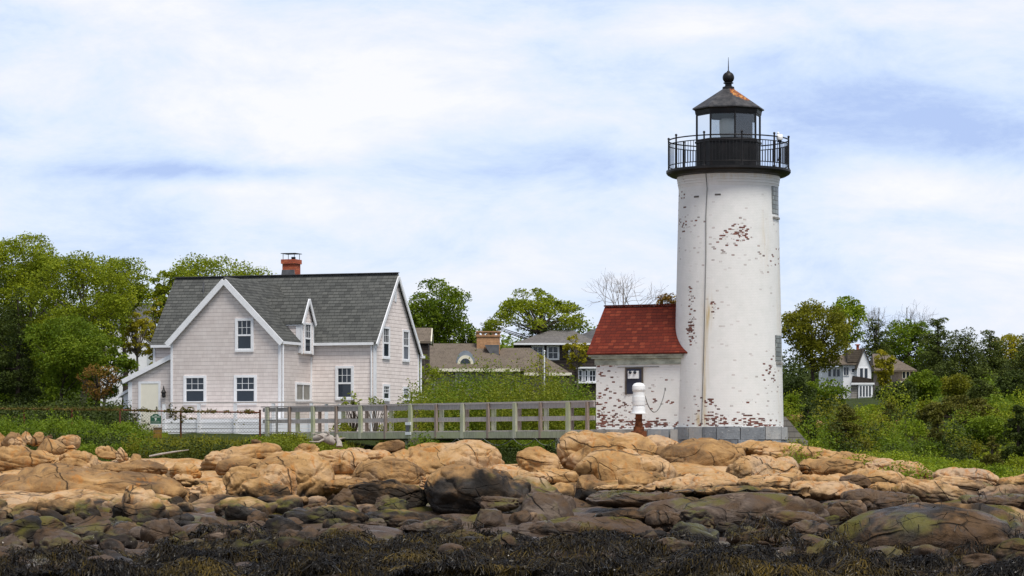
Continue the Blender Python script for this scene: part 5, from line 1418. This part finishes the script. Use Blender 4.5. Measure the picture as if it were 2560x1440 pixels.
# ------------------------------------------------------------------ shrubs, thickets and grass
G = 'shrubs round the cottage and footbridge'
shrub(880, 958, 42, 117, 'leaf_spring', 'gnarled open shrub in front of the cottage window', 70, group=G, airy=True, stems='bark_dark', leafpx=7)
shrub(940, 975, 50, 116, 'leaf_spring', 'yellow-green shrub right of the gnarled open shrub', 71, group=G, airy=True)
shrub(1010, 990, 42, 117, 'leaf_bayberry', 'low green shrub at the cottage gable corner', 72, group=G)
shrub(855, 1030, 40, 113.5, 'leaf_bayberry', 'shrub growing behind the railing beneath the gnarled shrub', 73, group=G)
shrub(320, 1040, 62, 112, 'leaf_green', 'dense green shrub at the left corner of the cottage fence', 74, group=G, k=1.2)
shrub(720, 1070, 62, 110.5, 'leaf_bayberry', 'bushy green shrub under the start of the footbridge', 75, group=G)
shrub(650, 1082, 40, 109.5, 'leaf_spring', 'small green shrub left of the bushy one under the footbridge', 76, group=G)
shrub(1350, 862, 0 + 40, 150, 'leaf_yellow', 'yellow-green bush in front of the dark house upper window', 77, group=G, airy=True)
S_ = 'shrubs on the slope right of the lighthouse'
for i, (px, yt, hw, D, lf, lab) in enumerate([
  (2010, 1020, 46, 122, 'leaf_olive', 'olive bush beside the sloping grey stone ramp'),
  (1995, 1062, 30, 107, 'leaf_lush', 'bright little bush below the stone ramp'),
  (2205, 1060, 60, 112, 'leaf_spring', 'green bush right of the bushy dark cedar'),
  (2265, 1030, 58, 118, 'leaf_lush', 'fresh green bush left of the flat-topped pine'),
  (2240, 1120, 60, 99, 'leaf_lush', 'bright green bush along the rocks right of the cedar'),
  (2330, 1130, 70, 97, 'leaf_lush', 'bright yellow-green bush spilling toward the rocks'),
  (2420, 1140, 64, 95, 'leaf_spring', 'sunny green bush above the wave-shaped boulder'),
  (2500, 1152, 60, 93, 'leaf_lush', 'low green bush above the pale boulder at the right edge'),
  (2310, 1085, 60, 106, 'leaf_green', 'mid green bush below the flat-topped pine'),
  (2050, 1090, 44, 103, 'leaf_green', 'round green bush left of the bushy dark cedar'),
  (2160, 1000, 52, 128, 'leaf_spring', 'green bush above the grey outcrop on the slope'),
  (2420, 1085, 50, 108, 'leaf_olive', 'olive bush under the flat-topped pine'),
  (2560, 1120, 60, 99, 'leaf_spring', 'green bush under the dark cedar at the right edge')]):
    shrub(px, yt, hw, D, lf, lab, 90 + i, group=S_)
rg = np.random.default_rng(77)
top = lambda px, d: PZ(np.interp(px, [960, 1010, 1100, 1160, 1220, 1300, 1400, 1440, 1480, 1520], [1000, 985, 935, 905, 880, 900, 915, 930, 965, 980]) + rg.uniform(-6, 60), 116)
thicket('bayberry_thicket', 'leaf_bayberry', zone(rg, 64, 985, 1500, 109, 121, (.5, 1.0), top), 114, 1)
thicket('bayberry_thicket', 'leaf_green', zone(rg, 44, 985, 1500, 111, 121, (.5, 1.1), top), 114, 31)
thicket('undergrowth', 'leaf_green', zone(rg, 50, 1030, 1480, 105.5, 109, (.4, .9), lambda px, d: CAMZ + .35 + rg.uniform(-.3, .4)), 108, 2)
thicket('undergrowth', 'leaf_dark', zone(rg, 30, 1180, 1420, 101.5, 105, (.4, .8), lambda px, d: CAMZ + rg.uniform(-.25, .25)), 104, 3)
thicket('hedge', 'leaf_green', zone(rg, 80, -80, 330, 103, 113, (.4, .9), lambda px, d: PZ(np.interp(px, [-80, 100, 250, 330], [1030, 1036, 1045, 1060]) + rg.uniform(0, 30), 112)), 108, 4)
thicket('undergrowth', 'leaf_green', zone(rg, 40, 140, 400, 97, 103, (.3, .6), lambda px, d: PZ(1094 + rg.uniform(0, 24), 101)), 100, 5, 6)
thicket('undergrowth', 'leaf_dark', zone(rg, 46, 300, 640, 96, 101, (.3, .55), lambda px, d: PZ(1098 + rg.uniform(-10, 24), 99)), 99, 66, 6)
thicket('undergrowth', 'leaf_dark', zone(rg, 40, -40, 330, 99, 104, (.3, .6), lambda px, d: PZ(1082 + rg.uniform(-14, 22), 102)), 102, 67, 6)
thicket('undergrowth', 'leaf_olive', zone(rg, 60, 320, 640, 97, 106, (.3, .55), lambda px, d: PZ(1088 + rg.uniform(0, 26), 104)), 102, 6, 6)
thicket('undergrowth', 'leaf_bayberry', zone(rg, 50, 610, 860, 99, 108, (.3, .6), lambda px, d: PZ(np.interp(px, [610, 700, 860], [1094, 1084, 1096]) + rg.uniform(0, 16), 104)), 104, 7, 6)
for q_, lf_ in enumerate(('leaf_green', 'leaf_spring', 'leaf_olive', 'leaf_dark')):
    thicket('undergrowth', lf_, zone(rg, 26, 1950, 2900, 100, 140, (.5, 1.2), lambda px, d: gz1(PX(px, d), d) + rg.uniform(.4, 1.9)), 124, 80 + q_, 6)
thicket('undergrowth', 'leaf_spring', zone(rg, 90, 1985, 2900, 89, 110, (.4, .9), lambda px, d: PZ(np.interp(px, [1985, 2150, 2300, 2560], [1095, 1120, 1135, 1150]) + rg.uniform(-6, 40), 98)), 100, 9)
thicket('undergrowth', 'leaf_lush', zone(rg, 60, 2130, 2900, 86, 96, (.4, .8), lambda px, d: PZ(np.interp(px, [2130, 2250, 2400, 2560], [1128, 1140, 1158, 1172]) + rg.uniform(0, 30), 92)), 92, 10, 6)
thicket('undergrowth', 'leaf_green', zone(rg, 60, 2300, 2950, 138, 200, (.8, 1.8), lambda px, d: gz1(PX(px, d), d) + rg.uniform(.4, 1.8)), 165, 16, 8)
thicket('far_woods', 'leaf_dark', zone(rg, 60, 1950, 2700, 264, 310, (2, 4), lambda px, d: PZ(np.interp(px, [1950, 2150, 2300, 2700], [850, 872, 850, 862]) + rg.uniform(0, 60), 260)), 260, 11, 9)
thicket('far_woods', 'leaf_green', zone(rg, 70, -150, 480, 180, 215, (2, 3.5), lambda px, d: PZ(np.interp(px, [-100, 150, 230, 300, 400, 480], [700, 730, 800, 850, 850, 800]) + rg.uniform(0, 60), 195)), 195, 12, 9)
thicket('far_woods', 'leaf_green', zone(rg, 50, 1000, 1750, 215, 250, (2, 3.5), lambda px, d: PZ(835 + rg.uniform(0, 40), 230)), 230, 13, 9)
thicket('undergrowth', 'leaf_dark', zone(rg, 50, -60, 330, 122, 136, (.8, 1.4), lambda px, d: PZ(985 + rg.uniform(0, 40), 130)), 130, 14, 7)
# grass tufts
def grass(name, n, s0, s1, d0, d1, hgt, seed, mat='blade_grass'):
    rg = np.random.default_rng(seed); D = rg.uniform(d0, d1, n); X = (rg.uniform(s0, s1, n) - 1280) / F * D; Zg = gz(X, D)
    kp = Zg > CAMZ - .75; X, D, Zg = X[kp], D[kp], Zg[kp]; n = len(X)
    h = hgt * rg.uniform(.5, 1.4, n); w = .012; a = rg.normal(size=(n, 2)) * .35 * h[:, None]
    B = np.stack([X, D, Zg - .02], 1); Tp = B + np.stack([a[:, 0], a[:, 1], h], 1)
    o = np.array([w, 0, 0]); V = np.stack([B - o, B + o, Tp + o * .3, Tp - o * .3], 1).reshape(-1, 3)
    tag(link(name, np_mesh(name, V, np.arange(4 * n).reshape(n, 4)), MT[mat]), kind='stuff')
grass('grass', 4500, 250, 900, 97, 112, .28, 5, 'leaf_olive'); grass('grass', 5000, -50, 300, 97, 135, .25, 6); grass('grass', 5000, 1960, 2600, 86, 96, .3, 7)
grass('lawn_grass', 9000, 120, 420, 116, 145, .12, 8, 'leaf_lush')
# creeper on the fence rail
rg = np.random.default_rng(4); sp = []
for px in list(np.arange(-50, 300, 6)) + list(rg.uniform(300, 640, 46)):
    q = P(px, np.interp(px, [-60, 300, 452, 650], [1021, 1025, 1029, 1031]), 115.3); sp.append((q.x, 115.3 + rg.normal() * .05, q.z - .05, rg.uniform(.07, .17), rg.uniform(.08, .20)))
for px in rg.uniform(425, 482, 30): q = P(px, 1020 + rg.uniform(-4, 40), 115.2); sp.append((q.x, 115.25, q.z, rg.uniform(.06, .14), rg.uniform(.06, .14)))
for px in rg.uniform(-50, 640, 40): q = P(px, rg.uniform(1035, 1075), 115.2); sp.append((q.x, 115.3, q.z, rg.uniform(.03, .07), rg.uniform(.03, .07)))
lz = 5.5 / F * 115
v_ = link('creeper_vine', leaf_mesh('creeper_vine', bush_points(rg, sp, lz, .8), lz, 9), MT['leaf_vine'])
tag(v_, 'straggling brown-green creeper along the rusty fence rail', 'vine')

# ------------------------------------------------------------------ slope rocks and stone ramp
boulder(2185, 2250, 1046, 1072, 127, 'grey granite outcrop showing among the slope bushes', ang=.2, group='grey outcrops on the right slope')
boulder(1958, 2010, 1036, 1060, 125, 'grey rounded outcrop just right of the tower', ang=.2, group='grey outcrops on the right slope')
boulder(2035, 2062, 1050, 1068, 124, 'small grey outcrop left of the cedar among bushes', ang=.2, group='grey outcrops on the right slope')
rp = empty('stone_ramp', P(1962, 1108, 102.5), 0, 'sloping grey stone buttress at the right foot of the tower', 'buttress')
q = 102.5 / F; m = MB(); m.prism([(-20 * q, -.3), (56 * q, -.3), (56 * q, 6 * q), (50 * q, 8 * q), (0, 66 * q), (-20 * q, 66 * q)], 'y', -.3, .8); m.build('body', MT['grey_wall_shingles'], rp)

# ------------------------------------------------------------------ houses in the trees
def hip(b, x0, x1, y0, y1, ze, zr, r0, r1, yr=None, th=.12):
    yr = (y0 + y1) / 2 if yr is None else yr
    vs = [(x0, y0, ze), (x1, y0, ze), (x1, y1, ze), (x0, y1, ze), (r0, yr, zr), (r1, yr, zr), (x0, y0, ze - th), (x1, y0, ze - th), (x1, y1, ze - th), (x0, y1, ze - th)]
    return b._add(vs, [(0, 1, 5, 4), (1, 2, 5), (2, 3, 4, 5), (3, 0, 4), (6, 7, 1, 0), (7, 8, 2, 1), (8, 9, 3, 2), (9, 6, 0, 3), (9, 8, 7, 6)])
def farwin(parent, x, y, z, w, h, kind='four', trim='white_trim', rot=0, cas=.12): return window(parent, Matrix.Translation((x, y, z)) @ Matrix.Rotation(R(rot), 4, 'Z'), w, h, kind, cas, trim)
# A: low brown-roofed house
dA = 160.0; A = empty('brown_roof_house', (PX(1160, dA), dA, CAMZ + 1.2), 0, 'low house with brown hip roof, arched dormer and tan chimney', 'house')
k = dA / F; AX = lambda px: (px - 1160) * k; AZ = lambda py: (HY - py) * k - 1.2
b = MB(); b.box(AX(1045), AX(1300), .5, 7.5, -1.5, AZ(926)); b.box(AX(1250), AX(1415), 1.2, 7, -1.5, AZ(934)); b.build('wall', MT['grey_wall_shingles'], A)
b = MB(); hip(b, AX(1030), AX(1312), 0, 8, AZ(922), AZ(852), AX(1060), AX(1186)); rfA = b.build('roof', MT['brown_shingles'], A)
b = MB(); hip(b, AX(1200), AX(1428), .7, 7.4, AZ(932), AZ(863), AX(1255), AX(1327), yr=4.4); b.build('side_roof', MT['brown_shingles'], A)
b = MB(); b.box(AX(1030), AX(1300), -.03, -.002, AZ(929), AZ(921.5)); b.box(AX(1310), AX(1430), .67, .698, AZ(938), AZ(931)); b.build('fascia', MT['cream_trim'], A)
b = MB(); b.box(AX(1190), AX(1249), 3.2, 4.4, AZ(880), AZ(836)); b.box(AX(1188), AX(1251), 3.15, 4.45, AZ(835.8), AZ(832))
for i in range(5):
    x = AX(1189.5 + i * 13.2); b.box(x, x + .16, 3.2, 4.4, AZ(831.8), AZ(825.2))
b.box(AX(1188), AX(1251), 3.15, 4.45, AZ(825), AZ(822)); b.build('chimney', MT['tan_brick'], rfA)
b = MB(); b.prism([(AX(1236), AZ(900)), (AX(1247), AZ(900)), (AX(1247), AZ(858)), (AX(1210), AZ(858))], 'y', 2.4, 3.15); b.build('flashing', MT['flashing'], rfA)
ar = [(AX(1163) + 17 * k * math.cos(t), AZ(909) + 28 * k * math.sin(t)) for t in [math.pi * i / 12 for i in range(13)]]
b = MB(); b.prism([(AX(1128), AZ(910))] + [(AX(1163) - 24 * k * math.cos(math.pi * i / 12), AZ(908) + 33 * k * math.sin(math.pi * i / 12) ** 1.0) for i in range(13)] + [(AX(1198), AZ(910))], 'y', .9, 5.0); dmA = b.build('arched_dormer', MT['zinc'], A)
b = MB(); b.prism([(AX(1130), AZ(911))] + [(AX(1163) - 20 * k * math.cos(math.pi * i / 12), AZ(909) + 22 * k * math.sin(math.pi * i / 12)) for i in range(13)] + [(AX(1196), AZ(911))], 'y', .72, .898); b.build('dormer_front', MT['cream_trim'], dmA)
b = MB(); b.prism([(AX(1163) - 13 * k * math.cos(math.pi * i / 12), AZ(908) + 13 * k * math.sin(math.pi * i / 12)) for i in range(13)], 'y', .69, .718); b.build('dormer_window', MT['window_glass'], dmA)
farwin(A, AX(1150), .5, AZ(962), 14 * k, 28 * k, 'slide', 'cream_trim'); farwin(A, AX(1075), .5, AZ(960), 16 * k, 28 * k, 'four', 'cream_trim')
# B: dark shingled house with grey hip roof
dB = 176.0; Bh = empty('dark_shingled_house', (PX(1400, dB), dB, CAMZ + 1.5), 0, 'dark brown shingled house with grey hip roof left of the red roofed shed', 'house')
k = dB / F; BX = lambda px: (px - 1400) * k; BZ = lambda py: (HY - py) * k - 1.5
b = MB(); b.box(BX(1300), BX(1560), .6, 7.4, -1.5, BZ(861)); b.build('wall', MT['dark_wall_shingles'], Bh)
b = MB(); hip(b, BX(1284), BX(1500), 0, 8, BZ(858), BZ(820), BX(1374), BX(1437)); b.build('roof', MT['ash_shingles'], Bh)
b = MB(); hip(b, BX(1420), BX(1640), 1.5, 10, BZ(850), BZ(795), BX(1530), BX(1570)); b.build('side_roof', MT['slate_shingles'], Bh)
b = MB(); b.box(BX(1284), BX(1478), -.04, -.002, BZ(862), BZ(857.5)); b.build('gutter', MT['white_trim'], Bh)
for px in (1345, 1383): farwin(Bh, BX(px), .6, BZ(895), 22 * k, 28 * k, 'four')
b = MB(); b.box(BX(1421), BX(1426), .54, .6, BZ(900), BZ(863)); b.box(BX(1440), BX(1500), .2, .58, BZ(921), BZ(917)); b.build('trim', MT['white_trim'], Bh)
for px in (1455, 1464, 1482): farwin(Bh, BX(px), .595, BZ(952), (9 if px == 1464 else 13) * k, 26 * k, 'four', cas=.08)
b = MB(); b.box(BX(1438), BX(1500), .3, .594, BZ(958), BZ(954)); b.build('window_ledge', MT['white_trim'], Bh)
# C: gable just behind the cottage
dC = 150.0; Ch = empty('brown_gable_house', (PX(1050, dC), dC, CAMZ + 1.0), 0, 'brown roof with pale bargeboard peeping out behind the cottage gable', 'house')
k = dC / F; CX = lambda px: (px - 1050) * k; CZ = lambda py: (HY - py) * k - 1.0
b = MB(); b.prism([(0, CZ(858)), (1.6, CZ(822)), (3.2, CZ(858)), (3.2, CZ(858) + .1), (1.6, CZ(822) + .12), (0, CZ(858) + .1)], 'x', CX(980), CX(1077)); b.build('roof', MT['brown_shingles'], Ch)
b = MB(); b.prism([(.15, -1.5), (3.05, -1.5), (3.05, CZ(862)), (1.6, CZ(826)), (.15, CZ(862))], 'x', CX(985), CX(1070)); b.build('wall', MT['dark_wall_shingles'], Ch)
b = MB(); b.beam((CX(1078), 0, CZ(857)), (CX(1078), 1.6, CZ(821)), .06, .16, (0, -.6, 1)); b.beam((CX(1078), 1.6, CZ(821)), (CX(1078), 3.2, CZ(857)), .06, .16, (0, .6, 1)); b.box(CX(1036), CX(1050), -.2, -.02, CZ(858), CZ(852)); b.build('bargeboard', MT['cream_trim'], Ch)
# D: grey roof far left
dD = 178.0; Dh = empty('grey_roof_house', (PX(300, dD), dD, CAMZ + 2.0), 0, 'white house with slate grey roof half hidden by the left trees', 'house')
k = dD / F; DX = lambda px: (px - 300) * k; DZ = lambda py: (HY - py) * k - 2.0
b = MB(); b.prism([(0, DZ(800)), (2.6, DZ(757)), (5.2, DZ(800)), (5.2, DZ(800) + .1), (2.6, DZ(757) + .12), (0, DZ(800) + .1)], 'x', DX(245), DX(372)); b.build('roof', MT['slate_shingles'], Dh)
b = MB(); b.prism([(.2, -1.5), (5, -1.5), (5, DZ(804)), (2.6, DZ(762)), (.2, DZ(804))], 'x', DX(250), DX(366)); b.build('wall', MT['white_trim'], Dh)
for px in (272, 281, 330): farwin(Dh, DX(px), .2, DZ(832), 8 * k, 22 * k, 'four')
b = MB(); b.tube([(DX(290), 1.5, DZ(785)), (DX(290), 1.5, DZ(762))], .06, 6); b.box(DX(250), DX(368), -.04, -.002, DZ(803), DZ(799)); b.build('trim', MT['white_trim'], Dh)
# E: white house with a bay
dE = 236.0; Eh = empty('white_bay_house', (PX(2160, dE), dE, CAMZ + 2.5), 0, 'white gabled house with tall bay windows among the right trees', 'house')
k = dE / F; EX = lambda px: (px - 2160) * k; EZ = lambda py: (HY - py) * k - 2.5
b = MB(); b.prism([(EX(2143), -1.0), (EX(2178), -1.0), (EX(2178), EZ(921)), (EX(2160), EZ(876)), (EX(2143), EZ(921))], 'y', 0, 4); b.box(EX(2112), EX(2150), 1.2, 4, -1, EZ(912)); b.box(EX(2060), EX(2113), 1.8, 4, -1, EZ(915)); b.build('wall', MT['white_trim'], Eh)
b = MB(); b.prism([(EX(2140), EZ(924)), (EX(2160), EZ(873)), (EX(2180.5), EZ(924)), (EX(2180.5), EZ(921)), (EX(2160), EZ(869)), (EX(2140), EZ(921))], 'y', -.15, 4.2)
b.prism([(EX(2122), EZ(905)), (EX(2150), EZ(905)), (EX(2157), EZ(873)), (EX(2122), EZ(873))], 'y', .9, 3.8); hip(b, EX(2060), EX(2150), .9, 4.2, EZ(908), EZ(884), EX(2085), EX(2135)); b.build('roof', MT['brown_shingles'], Eh)
b = MB(); b.prism([(EX(2128), EZ(957)), (EX(2183), EZ(957)), (EX(2176), EZ(947)), (EX(2131), EZ(940))], 'y', -.55, -.003); b.build('skirt_roof', MT['dark_wall_shingles'], Eh)
b = MB(); b.box(EX(2126), EX(2184), -.6, -.002, EZ(962), EZ(957.3)); b.box(EX(2144), EX(2180), -.5, -.003, EZ(1000), EZ(962.2)); b.prism([(EX(2140), EZ(1010)), (EX(2183), EZ(1010)), (EX(2180), EZ(1000.2)), (EX(2144), EZ(1000.2))], 'y', -.55, -.003); b.build('bay', MT['white_trim'], Eh)
b = MB(); b.box(EX(2127), EX(2143), -.3, -.003, EZ(1000), EZ(963)); b.build('bay_side', MT['grey_wall_shingles'], Eh)
for px in (2153.5, 2165): farwin(Eh, EX(px), -.001, EZ(945), 7.5 * k, 24 * k, 'plain', cas=.07)
for px in (2150, 2157.6, 2165.2, 2172.8): farwin(Eh, EX(px), -.5, EZ(992), 4.6 * k, 27 * k, 'plain', cas=.05)
for px in (2116, 2123): farwin(Eh, EX(px), 1.2, EZ(937), 5 * k, 20 * k, 'plain', cas=.05)
farwin(Eh, EX(2137), 1.2, EZ(930), 7 * k, 9 * k, 'plain', cas=.05)
for px in (2080, 2092, 2102): farwin(Eh, EX(px), 1.8, EZ(940), 7 * k, 18 * k, 'plain', cas=.06)
b = MB(); b.box(EX(2149), EX(2155), 2, 2.3, EZ(880), EZ(861)); b.box(EX(2146), EX(2158), 1.9, 2.4, EZ(860.9), EZ(858.5)); b.build('chimney', MT['chimney_brick'], Eh)
# F: brown house
dF = 246.0; Fh = empty('brown_villa', (PX(2235, dF), dF, CAMZ + 2.8), 0, 'brown house with broad roof and porch behind the yellow-green tree', 'house')
k = dF / F; FX = lambda px: (px - 2235) * k; FZ = lambda py: (HY - py) * k - 2.8
b = MB(); b.box(FX(2200), FX(2280), .6, 4.5, -1, FZ(922)); b.build('wall', MT['wood_brown'], Fh)
b = MB(); hip(b, FX(2185), FX(2293), 0, 5, FZ(925), FZ(882), FX(2190), FX(2226)); b.build('roof', MT['brown_shingles'], Fh)
b = MB(); b.box(FX(2250), FX(2300), -.6, .55, FZ(957.5), FZ(954)); b.build('porch_roof', MT['cream_trim'], Fh)
for px in (2258, 2274, 2296):
    b = MB(); b.box(FX(px) - .07, FX(px) + .07, -.5, -.38, -1, FZ(957.6)); b.build('porch_post', MT['cream_trim'], Fh)
for px, y in ((2262, 945), (2272, 945), (2226, 950)): farwin(Fh, FX(px), .6, FZ(y), 6 * k, 16 * k, 'plain', 'cream_trim', cas=.06)
b = MB(); b.box(FX(2292), FX(2328), -.8, -.7, FZ(988), FZ(976)); b.build('terrace_rail', MT['wood_grey'], Fh)
b = MB(); b.box(FX(2250), FX(2330), -.8, .5, -1.5, FZ(988.3)); b.build('terrace', MT['wood_brown'], Fh)
# flagpole
fp = empty('white_pole', P(1361, 960, 140), 0, 'thin white pole standing in the bayberry thicket', 'pole')
m = MB(); m.tube([(0, 0, -1.5), (0, 0, (960 - 879) / F * 140)], [.045, .03], 8); m.sphere((0, 0, (960 - 878) / F * 140), .05, 8); m.build('shaft', MT['horn_white'], fp)

# ------------------------------------------------------------------ sky, sun, camera
SUN_EL, SUN_AZ = 63.0, 152.0     # azimuth clockwise from +y (straight ahead)
w = bpy.data.worlds.new('World'); SC.world = w; w.use_nodes = True
nt = w.node_tree; nt.nodes.clear(); t = T(nt)
g = t.coord('Generated'); X, Y_, Z_ = t.sep(g)
U = (X / (Y_.abs().max(.05))) * (F / 2560) + .5; V_ = (Z_ / (Y_.abs().max(.05))) * (F / 1440)
v = t.comb(U * 1.0, V_ * 1.35, 0.0)
n1 = t.noise(t.scale(v, (1, 1, 1), (3.1, 1.7, 0)), 2.3, 7, .56, .35); n2 = t.noise(t.scale(v, (.6, 1.9, 1), (7.3, 2.2, 4)), 2.0, 5, .5, .2); n3 = t.noise(v, 5.5, 10, .68, .3)
def sb(px, py, sx, sy, a):
    return ((((U - px / 2560) * (2560 / sx)).pow(2.0) + ((V_ - (HY - py) / 1440) * (1440 / sy)).pow(2.0)) * -1.0).exp() * a
dark = None
for q in [(2080, 300, 430, 120, .62), (2440, 330, 260, 110, .5), (470, 428, 330, 26, .62), (1500, 420, 420, 70, .34), (1650, 190, 330, 60, .22), (60, 60, 160, 60, .25), (1050, 560, 500, 60, .10), (2300, 90, 240, 40, .2), (330, 250, 120, 120, .16), (2250, 560, 300, 30, .12)]:
    e = sb(*q); dark = e if dark is None else dark + e
lite = None
for q in [(900, 240, 620, 150, .42), (150, 230, 260, 170, .25), (2330, 470, 280, 60, .55), (1500, 60, 700, 60, .35), (700, 500, 800, 60, .15), (1800, 70, 300, 40, .3)]:
    e = sb(*q); lite = e if lite is None else lite + e
f = n1 * 1.15 + n2 * .22 + n3 * 1.05 - .62 + lite * .5 - dark * .66
cl = t.ramp(f, [(.16, (.42, .54, .85)), (.36, (.57, .69, .93)), (.54, (.70, .785, .95)), (.70, (.80, .83, .935)), (.88, (.90, .895, .94))])
up = Z_.step(.17, .45, 1.0, .52)
sky = t.node('ShaderNodeTexSky', sky_type='NISHITA'); sky.sun_disc = False; sky.sun_elevation = R(SUN_EL); sky.sun_rotation = R(SUN_AZ)
b1 = t.node('ShaderNodeBackground'); nt.links.new(sky.outputs[0], b1.inputs[0]); b1.inputs[1].default_value = .10
b2 = t.node('ShaderNodeBackground'); nt.links.new(cl.s, b2.inputs[0]); t.conn(up, b2.inputs[1])
mx = t.node('ShaderNodeMixShader'); mx.inputs[0].default_value = .88
nt.links.new(b1.outputs[0], mx.inputs[1]); nt.links.new(b2.outputs[0], mx.inputs[2])
nt.links.new(mx.outputs[0], t.node('ShaderNodeOutputWorld').inputs[0])
sd = bpy.data.lights.new('sun', 'SUN'); sd.energy = 3.4; sd.angle = R(22); sd.color = (1, .95, .87)
so = bpy.data.objects.new('sun', sd); COL.objects.link(so)
dv = Vector((math.sin(R(SUN_AZ)) * math.cos(R(SUN_EL)), math.cos(R(SUN_AZ)) * math.cos(R(SUN_EL)), math.sin(R(SUN_EL))))
so.rotation_euler = dv.to_track_quat('Z', 'Y').to_euler(); so.location = (30, 20, 60)
cd = bpy.data.cameras.new('camera'); co = bpy.data.objects.new('camera', cd); COL.objects.link(co); SC.camera = co
cd.sensor_width = 36; cd.lens = F / 2560 * 36; cd.shift_y = (HY - 720) / 2560; cd.clip_start = .5; cd.clip_end = 3000
co.location = (0, 0, CAMZ); co.rotation_euler = (R(90), 0, 0)
SC.view_settings.view_transform = 'Standard'; SC.view_settings.look = 'None'; SC.view_settings.exposure = 0.2; SC.view_settings.gamma = 1
SC.cycles.max_bounces = 6; SC.cycles.transparent_max_bounces = 12; SC.cycles.use_denoising = True
